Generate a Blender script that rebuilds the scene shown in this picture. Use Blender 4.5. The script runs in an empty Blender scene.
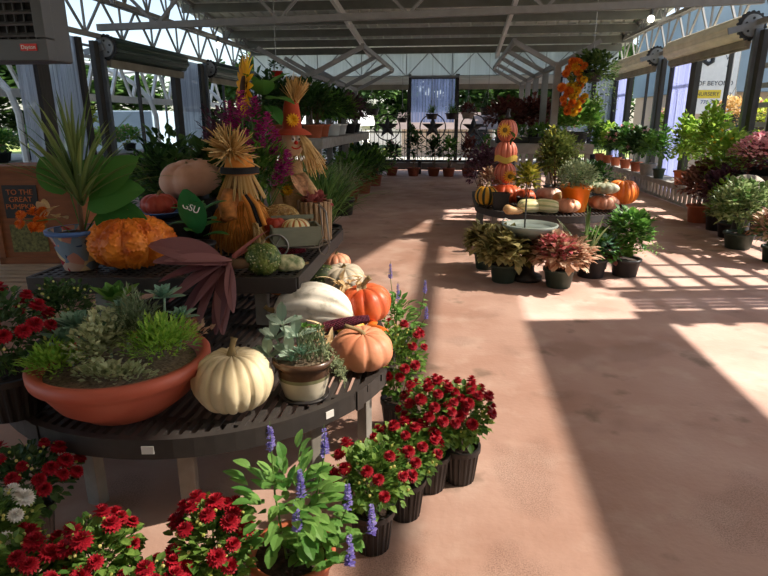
import bpy, math, random
from math import sin, cos, pi, radians
from mathutils import Vector, Matrix, noise, Euler

scene = bpy.context.scene
COL = scene.collection
V = Vector

# ------------------------------------------------------------------ mesh builder
class MB:
    def __init__(s):
        s.v = []; s.f = []; s.m = []
    def add(s, vs, fs, mi=0):
        b = len(s.v)
        s.v += [tuple(p) for p in vs]
        s.f += [tuple(i + b for i in f) for f in fs]
        s.m += [mi] * len(fs)
        return s
    def box(s, c, d, rot=None, mi=0):
        R = Euler(rot).to_matrix() if rot else None
        vs = []
        for x in (-1, 1):
            for y in (-1, 1):
                for z in (-1, 1):
                    p = V((x * d[0] / 2, y * d[1] / 2, z * d[2] / 2))
                    if R: p = R @ p
                    vs.append(p + V(c))
        return s.add(vs, [(0, 1, 3, 2), (4, 6, 7, 5), (0, 4, 5, 1), (2, 3, 7, 6), (0, 2, 6, 4), (1, 5, 7, 3)], mi)
    def bar(s, a, b, w, h, mi=0, up=(0, 0, 1)):
        a, b = V(a), V(b); d = (b - a).normalized(); u = V(up)
        if abs(d.dot(u)) > .98: u = V((0, 1, 0))
        sx = d.cross(u).normalized(); sz = sx.cross(d).normalized()
        vs = []
        for p in (a, b):
            for i, j in ((-1, -1), (1, -1), (1, 1), (-1, 1)):
                vs.append(p + sx * (i * w / 2) + sz * (j * h / 2))
        return s.add(vs, [(3, 2, 1, 0), (4, 5, 6, 7), (0, 1, 5, 4), (1, 2, 6, 5), (2, 3, 7, 6), (3, 0, 4, 7)], mi)
    def tube(s, pts, r, n=6, mi=0, closed=False):
        pts = [V(p) for p in pts]; k = len(pts)
        rs = r if isinstance(r, (list, tuple)) else [r] * k
        vs = []; ref = None
        for i, p in enumerate(pts):
            if closed: d = pts[(i + 1) % k] - pts[i - 1]
            else: d = pts[min(i + 1, k - 1)] - pts[max(i - 1, 0)]
            d.normalize()
            if ref is None:
                ref = V((0, 0, 1)) if abs(d.z) < .9 else V((1, 0, 0))
            x = d.cross(ref)
            if x.length < 1e-4: x = d.cross(V((.3, .8, .5)))
            x.normalize(); y = x.cross(d).normalized(); ref = y
            for j in range(n):
                a = 2 * pi * j / n
                vs.append(p + x * (cos(a) * rs[i]) + y * (sin(a) * rs[i]))
        fs = []
        for i in range(k if closed else k - 1):
            for j in range(n):
                a = i * n + j; b = i * n + (j + 1) % n
                c = ((i + 1) % k) * n + (j + 1) % n; e = ((i + 1) % k) * n + j
                fs.append((a, e, c, b))
        if not closed:
            fs.append(tuple(range(n))); fs.append(tuple(reversed(range((k - 1) * n, k * n))))
        return s.add(vs, fs, mi)
    def lathe(s, prof, n=24, c=(0, 0, 0), mi=0, fn=None, sx=1, sy=1):
        vs = []; fs = []
        for i, (r, z) in enumerate(prof):
            for j in range(n):
                a = 2 * pi * j / n
                k = fn(a, i, r) if fn else 1
                vs.append((c[0] + r * k * cos(a) * sx, c[1] + r * k * sin(a) * sy, c[2] + z))
        for i in range(len(prof) - 1):
            for j in range(n):
                fs.append((i * n + j, i * n + (j + 1) % n, (i + 1) * n + (j + 1) % n, (i + 1) * n + j))
        return s.add(vs, fs, mi)
    def disc(s, c, r, n=20, mi=0, sx=1, sy=1):
        return s.add([(c[0] + r * cos(2 * pi * j / n) * sx, c[1] + r * sin(2 * pi * j / n) * sy, c[2]) for j in range(n)], [tuple(range(n))], mi)
    def sphere(s, c, r, nu=10, nv=6, mi=0):
        rr = r if isinstance(r, (list, tuple)) else (r, r, r)
        vs = []; fs = []
        for i in range(nv + 1):
            ph = pi * i / nv
            for j in range(nu):
                a = 2 * pi * j / nu
                vs.append((c[0] + rr[0] * sin(ph) * cos(a), c[1] + rr[1] * sin(ph) * sin(a), c[2] - rr[2] * cos(ph)))
        for i in range(nv):
            for j in range(nu):
                fs.append((i * nu + j, i * nu + (j + 1) % nu, (i + 1) * nu + (j + 1) % nu, (i + 1) * nu + j))
        return s.add(vs, fs, mi)
    def leaf(s, p, d, L, W, up=(0, 0, 1), fold=.25, bend=.15, mi=0):
        p = V(p); d = V(d).normalized(); u = V(up)
        x = d.cross(u)
        if x.length < 1e-3: x = d.cross(V((1, .2, 0)))
        x.normalize(); nrm = x.cross(d).normalized()
        if W > L * .3:
            t = p + d * L - nrm * (bend * L); c1 = p + d * (L * .25) - nrm * (bend * L * .03); c2 = p + d * (L * .65) - nrm * (bend * L * .38); f1 = nrm * (fold * W * .4)
            return s.add([p, c1 + x * (W * .38) + f1, c1, c1 - x * (W * .38) + f1, c2 + x * (W * .44) + f1, c2, c2 - x * (W * .44) + f1, t], [(0, 1, 2), (0, 2, 3), (1, 4, 5, 2), (2, 5, 6, 3), (4, 7, 5), (5, 7, 6)], mi)
        c = p + d * (L * .45) - nrm * (bend * L * .1)
        l = p + d * (L * .42) + x * (W / 2) + nrm * (fold * W * .5)
        r = p + d * (L * .42) - x * (W / 2) + nrm * (fold * W * .5)
        t = p + d * L - nrm * (bend * L)
        return s.add([p, l, c, r, t], [(0, 1, 2), (0, 2, 3), (1, 4, 2), (2, 4, 3)], mi)
    def bigleaf(s, p, d, L, W, up=(0, 0, 1), bend=.3, mi=0, shape='heart', n=6, fold=.12):
        """a broad leaf with a midrib, n cross rows"""
        p = V(p); d = V(d).normalized(); u = V(up)
        x = d.cross(u)
        if x.length < 1e-3: x = d.cross(V((1, .2, 0)))
        x.normalize(); nrm = x.cross(d).normalized()
        vs = []
        for i in range(n + 1):
            t = i / n
            if shape == 'heart': w = (sin(pi * min(1, t * .92 + .08)) ** .7) * (1 - .35 * t)
            elif shape == 'oval': w = sin(pi * (t * .96 + .02)) ** .65
            else: w = min(1, t * 5 + .25) * (1 - t ** 2.2)
            cpos = p + d * (L * t) - nrm * (bend * L * t * t)
            for k in (-1, 0, 1):
                vs.append(cpos + x * (k * w * W / 2) + nrm * (abs(k) * fold * w * W))
        fs = []
        for i in range(n):
            for k in range(2):
                a = i * 3 + k
                fs.append((a, a + 1, a + 4, a + 3))
        return s.add(vs, fs, mi)
    def blade(s, p, az, L, W, lift=70, arch=60, n=5, mi=0):
        """arching strap leaf: leaves p at `lift` degrees over the horizon and bends down by `arch`"""
        p = V(p); h = V((cos(az), sin(az), 0)); x = V((-sin(az), cos(az), 0))
        vs = []; q = p.copy()
        for i in range(n + 1):
            t = i / n
            w = W * min(1, .55 + t) * (1 - t ** 2.5) if i < n else W * .04
            e = radians(lift - arch * t * t)
            nr = V((-h.x * sin(e), -h.y * sin(e), cos(e)))
            vs += [q - x * (w / 2) + nr * (w * .18), q, q + x * (w / 2) + nr * (w * .18)]
            q = q + (h * cos(e) + V((0, 0, sin(e)))) * (L / n)
        fs = []
        for i in range(n):
            for k in range(2):
                a = i * 3 + k
                fs.append((a, a + 1, a + 4, a + 3))
        return s.add(vs, fs, mi)
    def build(s, name, mats, parent=None, loc=(0, 0, 0), rz=0, smooth=False, bev=0):
        me = bpy.data.meshes.new(name)
        me.from_pydata(s.v, [], s.f); me.update()
        mats = mats if isinstance(mats, (list, tuple)) else [mats]
        for m in mats: me.materials.append(m)
        me.polygons.foreach_set('material_index', s.m)
        if smooth: me.polygons.foreach_set('use_smooth', [True] * len(me.polygons))
        o = bpy.data.objects.new(name, me); COL.objects.link(o)
        o.location = loc; o.rotation_euler = (0, 0, rz)
        if parent: o.parent = parent
        if bev:
            b = o.modifiers.new('bevel', 'BEVEL'); b.width = bev; b.segments = 2; b.limit_method = 'ANGLE'
        return o

def tag(o, label=None, cat=None, group=None, kind=None):
    if label: o['label'] = label
    if cat: o['category'] = cat
    if group: o['group'] = group
    if kind: o['kind'] = kind
    return o
def thing(name, label, cat, loc=(0, 0, 0), rz=0, group=None):
    o = bpy.data.objects.new(name, None); COL.objects.link(o)
    o.empty_display_size = .05
    o.location = loc; o.rotation_euler = (0, 0, rz)
    return tag(o, label, cat, group)
def inst(src, parent, loc=(0, 0, 0), rot=(0, 0, 0), sc=1, name=None):
    """a further object on a mesh that exists already"""
    o = src.copy(); COL.objects.link(o)
    if name: o.name = name
    o.parent = parent; o.location = loc; o.rotation_euler = rot
    o.scale = (sc, sc, sc) if not isinstance(sc, tuple) else sc
    return o
def kids(o): return [c for c in COL.objects if c.parent == o]
def dup(root, loc, rz=0, sc=1, label=None, group=None, cat=None):
    r = root.copy(); COL.objects.link(r); r.location = loc; r.rotation_euler = (0, 0, rz)
    r.scale = (sc, sc, sc) if not isinstance(sc, tuple) else sc
    tag(r, label, cat, group)
    for ch in kids(root):
        c = ch.copy(); COL.objects.link(c); c.parent = r
        for g in kids(ch):
            d = g.copy(); COL.objects.link(d); d.parent = c
    return r

# ------------------------------------------------------------------ materials
def lin(h):
    h = h.lstrip('#'); c = [int(h[i:i + 2], 16) / 255 for i in (0, 2, 4)]
    return tuple(x / 12.92 if x <= .04045 else ((x + .055) / 1.055) ** 2.4 for x in c)
def scl(c, k): return tuple(min(1, max(0, x * k)) for x in c) + (1,)
def nodes(name):
    m = bpy.data.materials.new(name); m.use_nodes = True
    nt = m.node_tree; nt.nodes.clear()
    out = nt.nodes.new('ShaderNodeOutputMaterial')
    return m, nt, out
def N(nt, t, **kw):
    n = nt.nodes.new(t)
    for k, v in kw.items(): setattr(n, k, v)
    return n
def mat(name, col, rough=.6, var=.15, scale=8, bump=0, metal=0, spec=.5, stretch=None, detail=4):
    """plain surface with a noise mottling"""
    c = lin(col) if isinstance(col, str) else col
    m, nt, out = nodes(name); L = nt.links
    b = N(nt, 'ShaderNodeBsdfPrincipled'); L.new(b.outputs[0], out.inputs[0])
    b.inputs['Roughness'].default_value = rough; b.inputs['Metallic'].default_value = metal
    b.inputs['Specular IOR Level'].default_value = spec
    tc = N(nt, 'ShaderNodeTexCoord'); src = tc.outputs['Object']
    if stretch:
        mp = N(nt, 'ShaderNodeMapping'); mp.inputs['Scale'].default_value = stretch
        L.new(src, mp.inputs[0]); src = mp.outputs[0]
    nz = N(nt, 'ShaderNodeTexNoise'); nz.inputs['Scale'].default_value = scale; nz.inputs['Detail'].default_value = detail
    L.new(src, nz.inputs['Vector'])
    r = N(nt, 'ShaderNodeValToRGB'); L.new(nz.outputs[0], r.inputs[0])
    r.color_ramp.elements[0].position = .3; r.color_ramp.elements[1].position = .7
    r.color_ramp.elements[0].color = scl(c, 1 - var); r.color_ramp.elements[1].color = scl(c, 1 + var)
    L.new(r.outputs[0], b.inputs['Base Color'])
    if bump:
        bp = N(nt, 'ShaderNodeBump'); bp.inputs['Strength'].default_value = bump; bp.inputs['Distance'].default_value = .02
        L.new(nz.outputs[0], bp.inputs['Height']); L.new(bp.outputs[0], b.inputs['Normal'])
    return m
def leafmat(name, c1, c2, transl=.35, rough=.5, spec=.3):
    """every leaf (mesh island) takes its own shade between two colours"""
    m, nt, out = nodes(name); L = nt.links
    g = N(nt, 'ShaderNodeNewGeometry')
    r = N(nt, 'ShaderNodeValToRGB'); L.new(g.outputs['Random Per Island'], r.inputs[0])
    r.color_ramp.elements[0].color = lin(c1) + (1,); r.color_ramp.elements[1].color = lin(c2) + (1,)
    b = N(nt, 'ShaderNodeBsdfPrincipled'); b.inputs['Roughness'].default_value = rough
    b.inputs['Specular IOR Level'].default_value = spec
    L.new(r.outputs[0], b.inputs['Base Color'])
    t = N(nt, 'ShaderNodeBsdfTranslucent'); L.new(r.outputs[0], t.inputs[0])
    mx = N(nt, 'ShaderNodeMixShader'); mx.inputs[0].default_value = transl
    L.new(b.outputs[0], mx.inputs[1]); L.new(t.outputs[0], mx.inputs[2]); L.new(mx.outputs[0], out.inputs[0])
    return m
def polymat(name, col, clear=.5, streak=.25, haze=1.0):
    """translucent corrugated plastic sheet with vertical streaks"""
    m, nt, out = nodes(name); L = nt.links; c = lin(col)
    tc = N(nt, 'ShaderNodeTexCoord'); mp = N(nt, 'ShaderNodeMapping'); mp.inputs['Scale'].default_value = (14, 14, .5)
    L.new(tc.outputs['Object'], mp.inputs[0])
    nz = N(nt, 'ShaderNodeTexNoise'); nz.inputs['Scale'].default_value = 1; nz.inputs['Detail'].default_value = 5
    L.new(mp.outputs[0], nz.inputs['Vector'])
    r = N(nt, 'ShaderNodeValToRGB'); L.new(nz.outputs[0], r.inputs[0])
    r.color_ramp.elements[0].position = .3; r.color_ramp.elements[1].position = .75
    r.color_ramp.elements[0].color = scl(c, 1 - streak); r.color_ramp.elements[1].color = scl(c, 1 + streak)
    tr = N(nt, 'ShaderNodeBsdfTransparent'); tl = N(nt, 'ShaderNodeBsdfTranslucent'); df = N(nt, 'ShaderNodeBsdfDiffuse')
    L.new(r.outputs[0], tr.inputs[0])
    hz = N(nt, 'ShaderNodeMix', data_type='RGBA', blend_type='MULTIPLY'); hz.inputs[0].default_value = 1
    L.new(r.outputs[0], hz.inputs[6]); hz.inputs[7].default_value = (haze, haze, haze, 1)
    for n in (tl, df): L.new(hz.outputs[2], n.inputs[0])
    a = N(nt, 'ShaderNodeMixShader'); a.inputs[0].default_value = .3
    L.new(tl.outputs[0], a.inputs[1]); L.new(df.outputs[0], a.inputs[2])
    mx = N(nt, 'ShaderNodeMixShader'); mx.inputs[0].default_value = clear
    L.new(a.outputs[0], mx.inputs[1]); L.new(tr.outputs[0], mx.inputs[2]); L.new(mx.outputs[0], out.inputs[0])
    return m
def emis(name, col, k):
    m, nt, out = nodes(name)
    e = N(nt, 'ShaderNodeEmission'); e.inputs[0].default_value = lin(col) + (1,); e.inputs[1].default_value = k
    nt.links.new(e.outputs[0], out.inputs[0]); return m
def skinmat(name, base, patch=None, rough=.45, pscale=5, ppos=.5, speck=None, groove=None):
    """gourd and pumpkin skin: mottled base, optional blotches and pale specks"""
    m, nt, out = nodes(name); L = nt.links
    b = N(nt, 'ShaderNodeBsdfPrincipled'); b.inputs['Roughness'].default_value = rough
    b.inputs['Specular IOR Level'].default_value = .4
    L.new(b.outputs[0], out.inputs[0])
    tc = N(nt, 'ShaderNodeTexCoord')
    nz = N(nt, 'ShaderNodeTexNoise'); nz.inputs['Scale'].default_value = pscale; nz.inputs['Detail'].default_value = 5
    L.new(tc.outputs['Object'], nz.inputs['Vector'])
    r = N(nt, 'ShaderNodeValToRGB'); L.new(nz.outputs[0], r.inputs[0])
    c = lin(base); p = lin(patch) if patch else c
    r.color_ramp.elements[0].position = ppos - .12; r.color_ramp.elements[1].position = ppos + .12
    r.color_ramp.elements[0].color = scl(c, .94); r.color_ramp.elements[1].color = scl(p, 1.06)
    col = r.outputs[0]
    if speck:
        n2 = N(nt, 'ShaderNodeTexVoronoi'); n2.inputs['Scale'].default_value = 45
        L.new(tc.outputs['Object'], n2.inputs['Vector'])
        r2 = N(nt, 'ShaderNodeValToRGB'); L.new(n2.outputs['Distance'], r2.inputs[0])
        r2.color_ramp.elements[0].position = .18; r2.color_ramp.elements[1].position = .3
        r2.color_ramp.elements[0].color = (1, 1, 1, 1); r2.color_ramp.elements[1].color = (0, 0, 0, 1)
        mx = N(nt, 'ShaderNodeMix', data_type='RGBA'); L.new(r2.outputs[0], mx.inputs[0])
        L.new(col, mx.inputs[6]); mx.inputs[7].default_value = lin(speck) + (1,); col = mx.outputs[2]
    L.new(col, b.inputs['Base Color'])
    bp = N(nt, 'ShaderNodeBump'); bp.inputs['Strength'].default_value = .15; bp.inputs['Distance'].default_value = .01
    n3 = N(nt, 'ShaderNodeTexNoise'); n3.inputs['Scale'].default_value = 30; L.new(tc.outputs['Object'], n3.inputs['Vector'])
    L.new(n3.outputs[0], bp.inputs['Height']); L.new(bp.outputs[0], b.inputs['Normal'])
    return m

M = dict(
    resin=mat('dark_resin', '3b3735', .55, .12, 20),
    resin_leg=mat('grey_resin', '8b8780', .6, .15, 12),
    steel=mat('galvanised_steel', '8b8d8e', .45, .12, 6, metal=.35),
    steel_paint=mat('grey_painted_steel', '8c8b88', .55, .1, 6),
    steel_dk=mat('dark_steel', '55565a', .5, .12, 6),
    steel_blue=mat('blue_grey_steel', '6f7780', .5, .12, 6, metal=.2),
    post_dk=mat('dark_timber_post', '3a3836', .75, .25, 5, stretch=(6, 6, .6)),
    wood=mat('weathered_wood', '8d8377', .8, .25, 6, stretch=(2, 12, 12)),
    wood_gray=mat('grey_bench_wood', '9a948b', .8, .2, 6),
    wood_brown=mat('brown_wood', '7d4a2e', .6, .2, 5, stretch=(1, 8, 8)),
    crate=mat('crate_plywood', '86512f', .7, .18, 4, stretch=(1, 1, 8)),
    slat=mat('pallet_slat_wood', 'a5907a', .8, .25, 5, stretch=(1, 12, 4)),
    terra=mat('terracotta', 'b5603e', .75, .12, 8),
    terra_pl=mat('terracotta_plastic', 'c0604a', .5, .06, 6),
    terra_dk=mat('dark_terracotta', '8f4a33', .75, .15, 8),
    blackpot=mat('black_nursery_plastic', '2b2828', .5, .1, 10),
    greenpot=mat('green_nursery_plastic', '344238', .5, .1, 10),
    orangepot=mat('orange_plastic', 'f08018', .4, .05, 6),
    soil=mat('potting_soil', '3a2b22', .95, .5, 60, bump=.6),
    gravel=mat('pea_gravel', '8a7a66', .9, .45, 70, bump=.8),
    roof=mat('roof_sheet', 'dfe2d6', .6, .1, 2),
    purlin=mat('roof_purlin', '75776f', .6, .12, 3),
    rafter=mat('pale_rafter', 'd8d4cc', .6, .08, 4),
    tan_roll=mat('tan_curtain', 'ece3cd', .6, .1, 3),
    green_roll=mat('dark_green_curtain', '23382a', .5, .12, 3),
    white_roll=mat('white_curtain', 'd9dad4', .6, .06, 3),
    header=mat('header_board', '8f8676', .75, .2, 3),
    heater=mat('heater_grey', '57595b', .45, .06, 4),
    heater_dk=mat('heater_inside', '141414', .8, .1, 4),
    red_badge=mat('red_badge', 'd8281c', .4, .03),
    white=mat('white_paint', 'e8e6e0', .5, .05),
    black=mat('black_paint', '1c1b1b', .5, .1),
    iron=mat('dark_iron', '33302e', .5, .15),
    ceramic_brown=mat('brown_glaze', '5b4334', .25, .25, 14),
    ceramic_cream=mat('cream_glaze', 'ded4bd', .25, .1, 8),
    ceramic_drip=mat('green_drip_glaze', '8a8a68', .25, .25, 14),
    straw=leafmat('straw', 'c99f5c', 'ecd29a', .25, .7),
    straw_dk=leafmat('amber_straw', 'a5662a', 'd8963e', .2, .7),
    stem=mat('pumpkin_stem', '8d7a53', .8, .25, 30),
    stem_grn=mat('green_stem', '5b7a35', .6, .2, 20),
    twig=mat('brown_twig', '6a5138', .8, .2, 20),
    bark=mat('bark_strip', 'a58a6a', .85, .3, 10, stretch=(10, 10, 2)),
    sage_wood=mat('sage_green_wood', '7d8270', .6, .1, 6, stretch=(2, 10, 10)),
    wire=mat('grey_wire', '8d8a84', .4, .1, metal=.5),
    felt_red=mat('red_felt', 'ab4326', .9, .12, 20),
    felt_black=mat('black_felt', '1f1c1f', .9, .1),
    felt_orange=mat('orange_felt', 'd98a3a', .9, .1),
    burlap=mat('burlap', 'c9a274', .95, .18, 60),
    birdbath=mat('verdigris_resin', '8f9c95', .5, .12, 8),
    stone=mat('round_stone', '9a8f80', .85, .12, 8),
    tagwhite=mat('white_plastic_tag', 'f2f2ee', .4, .02),
    yellow=mat('yellow_plastic', 'e8c21e', .4, .05),
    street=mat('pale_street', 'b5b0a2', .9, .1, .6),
    asphalt=mat('outdoor_ground', '77736a', .9, .15, .6),
    lawn=mat('lawn', '9aa85a', .95, .25, 1.5),
    tanwall=mat('tan_wall', 'cbb29a', .85, .06, 1),
    house_roof=mat('house_roof', '7d6d66', .85, .12, 2),
    awning=mat('blue_grey_awning', '8ea0ab', .7, .08, 1),
    glass_dark=mat('window_dark', '20262a', .2, .1),
    bluecurt=mat('blue_tray', '4f73b0', .5, .08),
)
P_ = dict(
    clear=polymat('clear_sheet', 'd0d4da', .38, .25),
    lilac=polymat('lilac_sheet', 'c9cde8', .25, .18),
    gable=polymat('gable_sheet', 'efe6dc', .56, .06, .3),
    back=polymat('back_sheet', 'c6cfe6', .4, .2),
    sky=polymat('clerestory_sheet', 'dfe4e2', .3, .08),
)
LF = dict(
    mum=leafmat('mum_leaf', '3f6a2c', '86a850', .35),
    mum_shaded=leafmat('mum_leaf_shaded', '2f4f2a', '55703f', .3),  # darker copy of the mum leaf, shade put into its colour
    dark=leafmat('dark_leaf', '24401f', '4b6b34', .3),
    mid=leafmat('mid_leaf', '3b6a2a', '6f9a42', .35),
    bright=leafmat('bright_leaf', '6b9a34', 'b5cc58', .45),
    lime=leafmat('lime_leaf', 'a8bf3a', 'dfe06a', .45),
    fern=leafmat('fern_leaf', '4b7a2e', '86ad4a', .4),
    grass=leafmat('grass_blade', '426e38', '7fa35a', .35),
    spike=leafmat('spike_leaf', '4d6b3a', '9aa866', .35),
    salvia=leafmat('salvia_leaf', '4a8238', '8cb862', .4),
    sage=leafmat('sage_leaf', '86a08e', 'b9ccb8', .25),
    bluegr=leafmat('blue_green_leaf', '66937c', 'a0c2aa', .25),
    greygr=leafmat('grey_green_leaf', '6f8060', 'a3ad84', .3),
    sedum=leafmat('sedum_lime', '7fb84a', 'bfe06a', .4),
    stone=leafmat('stonecrop_leaf', 'a6b488', 'd6dcb4', .3),
    rose=leafmat('rosemary_leaf', '5c7350', '93a080', .3),
    burg=leafmat('burgundy_leaf', '4f2a28', '8a5046', .3),
    heuch=leafmat('bronze_leaf', '6a3a32', 'b08474', .4),
    purp=leafmat('purple_leaf', '4a2e38', '84586a', .3),
    coleus=leafmat('coleus_leaf', '66602f', 'cdc48a', .4),
    coleus2=leafmat('rust_coleus_leaf', '9a6248', 'dcc2a4', .4),
    coleus_r=leafmat('pink_coleus_leaf', 'cc5c68', 'eaa6a2', .4),
    crot=leafmat('croton_leaf', '6a7a2c', 'd0c452', .4),
    holly=leafmat('holly_leaf', '4a5f30', '93a056', .35),
    varieg=leafmat('variegated_leaf', '4c7034', 'b9c48c', .35),
    husk=leafmat('burgundy_husk', '74464a', 'b07c7c', .3, .5),
    huskr=leafmat('rose_husk', 'a04a4c', 'c98880', .3, .55),
    dryhusk=leafmat('dry_husk', 'd9b886', 'f2dcb2', .3, .7),
    broad=leafmat('broad_leaf', '3a7434', '5b9444', .35),
    ivy=leafmat('ivy_leaf', '37532a', '758a4a', .35),
    tree=leafmat('tree_leaf', '2a4423', '5b7a3a', .35, .7),
)
FL = dict(
    red=leafmat('red_petal', '8c1020', 'c42236', .3, .6),
    white=leafmat('white_petal', 'e6e4dc', 'faf8f2', .3, .6),
    magenta=leafmat('magenta_plume', '9a1f72', 'd84aa8', .3, .7),
    violet=leafmat('violet_floret', '776ac4', 'b9b0ea', .3, .6),
    pink=leafmat('pink_petal', 'e08a98', 'f6c6c2', .35, .6),
    orange=leafmat('orange_petal', 'e0621a', 'f79a3a', .35, .6),
    yellow=leafmat('yellow_petal', 'e8a814', 'ffd63c', .35, .6),
    gold=leafmat('yellow_petal_lit', 'f0b42a', 'ffe06a', .35, .6),  # lighter copy of the yellow petal, sky light put into its colour
    bud=leafmat('yellow_bud', 'b8c060', 'e0d88a', .3, .6),
)
# ------------------------------------------------------------------ camera, sun, sky
H = 1.7
yd = V((71, 168, 577)).normalized(); zd = V((0, 577, -168)).normalized(); xd = V((yd.y * zd.z - yd.z * zd.y, yd.z * zd.x - yd.x * zd.z, yd.x * zd.y - yd.y * zd.x))
if xd.x < 0: xd = -xd
cam = bpy.data.cameras.new('camera'); cam.lens = 577 / 768 * 36; cam.sensor_width = 36; cam.sensor_fit = 'HORIZONTAL'
cam.clip_start = .05; cam.clip_end = 400
camo = bpy.data.objects.new('camera', cam); COL.objects.link(camo)
r_, u_, f_ = (V((xd[i], yd[i], zd[i])) for i in range(3))
camo.matrix_world = Matrix((r_, u_, -f_)).transposed().to_4x4()
camo.location = (0, 0, H)
scene.camera = camo

SUN = V((1, .17, .91)).normalized()
sl = bpy.data.lights.new('sun', 'SUN'); sl.energy = 9.3; sl.angle = radians(.8); sl.color = (1, .95, .87)
so = bpy.data.objects.new('sun', sl); COL.objects.link(so); so.location = (20, 3, 20)
so.rotation_euler = SUN.to_track_quat('Z', 'Y').to_euler()
w = bpy.data.worlds.new('world'); scene.world = w; w.use_nodes = True
nt = w.node_tree; nt.nodes.clear()
wo = nt.nodes.new('ShaderNodeOutputWorld'); bg = nt.nodes.new('ShaderNodeBackground'); sk = nt.nodes.new('ShaderNodeTexSky')
sk.sky_type = 'NISHITA'; sk.sun_disc = False; sk.sun_elevation = radians(42); sk.sun_rotation = radians(80); sk.air_density = 1.0; sk.dust_density = 1.2
bg.inputs[1].default_value = .22
hs = nt.nodes.new('ShaderNodeHueSaturation'); hs.inputs['Saturation'].default_value = .85
nt.links.new(sk.outputs[0], hs.inputs['Color']); nt.links.new(hs.outputs[0], bg.inputs[0]); nt.links.new(bg.outputs[0], wo.inputs[0])
scene.view_settings.view_transform = 'Standard'; scene.view_settings.look = 'None'
scene.view_settings.exposure = .36; scene.view_settings.gamma = 1
scene.cycles.use_denoising = True
scene.cycles.max_bounces = 8; scene.cycles.transparent_max_bounces = 24; scene.cycles.sample_clamp_indirect = 6

# ------------------------------------------------------------------ the setting
def floor_material():
    m, nt, out = nodes('stained_concrete'); L = nt.links
    b = N(nt, 'ShaderNodeBsdfPrincipled'); L.new(b.outputs[0], out.inputs[0]); b.inputs['Roughness'].default_value = .7
    b.inputs['Specular IOR Level'].default_value = .3
    tc = N(nt, 'ShaderNodeTexCoord')
    def noi(s, d=5, vec=None):
        n = N(nt, 'ShaderNodeTexNoise'); n.inputs['Scale'].default_value = s; n.inputs['Detail'].default_value = d
        L.new(vec or tc.outputs['Object'], n.inputs['Vector']); return n.outputs[0]
    def ramp(src, p0, p1, c0, c1):
        r = N(nt, 'ShaderNodeValToRGB'); L.new(src, r.inputs[0])
        r.color_ramp.elements[0].position = p0; r.color_ramp.elements[1].position = p1
        r.color_ramp.elements[0].color = c0; r.color_ramp.elements[1].color = c1; return r.outputs[0]
    base = ramp(noi(1.1, 6), .35, .68, lin('b08a79') + (1,), lin('c6a596') + (1,))
    def mix(f, a, col):
        x = N(nt, 'ShaderNodeMix', data_type='RGBA'); L.new(f, x.inputs[0]); L.new(a, x.inputs[6]); x.inputs[7].default_value = col; return x.outputs[2]
    BW = ((0, 0, 0, 1), (1, 1, 1, 1))
    c = mix(ramp(noi(3.2, 8), .52, .78, (0, 0, 0, 1), (.55, .55, .55, 1)), base, lin('d4bbac') + (1,))       # worn pale patches
    c = mix(ramp(noi(.7, 7), .58, .72, (0, 0, 0, 1), (.4, .4, .4, 1)), c, lin('946a58') + (1,))               # damp darker areas
    mp = N(nt, 'ShaderNodeMapping'); mp.inputs['Location'].default_value = (3.1, 1.7, 0); L.new(tc.outputs['Object'], mp.inputs[0])
    blot = N(nt, 'ShaderNodeMath', operation='MULTIPLY')
    L.new(ramp(noi(1.6, 3, mp.outputs[0]), .54, .62, *BW), blot.inputs[0]); L.new(ramp(noi(150, 6), .42, .75, (0, 0, 0, 1), (.7, .7, .7, 1)), blot.inputs[1])
    c = mix(blot.outputs[0], c, lin('5c463c') + (1,))                                                        # speckled soil stains
    b2 = ramp(noi(2.3, 9, mp.outputs[0]), .62, .68, (0, 0, 0, 1), (.6, .6, .6, 1)); c = mix(b2, c, lin('7a6858') + (1,))
    L.new(c, b.inputs['Base Color'])
    bp = N(nt, 'ShaderNodeBump'); bp.inputs['Strength'].default_value = .25; bp.inputs['Distance'].default_value = .01
    L.new(noi(30, 6), bp.inputs['Height']); L.new(bp.outputs[0], b.inputs['Normal'])
    return m
def struct(name, mb, m, parent=None, **k):
    o = mb.build(name, m, parent, **k)
    if not parent: tag(o, kind='structure')
    return o
XL, XR, YB, YF = -7.1, 5.25, 21.0, -5.0
struct('floor', MB().box(((XL + XR) / 2, (YB + YF) / 2, -.06), (XR - XL + .3, YB - YF + .3, .12)), floor_material())
g = MB().box((0, 22, -.19), (150, 120, .1)); struct('ground', g, M['asphalt'])
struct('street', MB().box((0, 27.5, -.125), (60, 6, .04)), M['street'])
struct('lawn', MB().box((-2, 37.5, -.12), (70, 14, .05)), M['lawn'])

# corrugated roof: profile along y, ribs along x
RP = [(YB + .4, 3.97), (14, 4.72), (6, 6.45), (-1, 6.45), (YF - .3, 5.3)]
def roof_z(y):
    for (a, za), (b, zb) in zip(RP, RP[1:]):
        if b <= y <= a: return za + (zb - za) * (y - a) / (b - a)
    return RP[-1][1]
mb = MB(); xs = []
x = XL - .25
while x < XR + .25:
    xs += [(x, 0), (x + .19, 0), (x + .21, .045), (x + .25, .045), (x + .27, 0)]; x += .3
for (a, za), (b, zb) in zip(RP, RP[1:]):
    vs = [(px_, a, za + .06 + dz) for px_, dz in xs] + [(px_, b, zb + .06 + dz) for px_, dz in xs]
    k = len(xs); mb.add(vs, [(i, i + 1, k + i + 1, k + i) for i in range(k - 1)])
o = struct('ceiling', mb, M['roof']); s_ = o.modifiers.new('thickness', 'SOLIDIFY'); s_.thickness = .01

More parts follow.
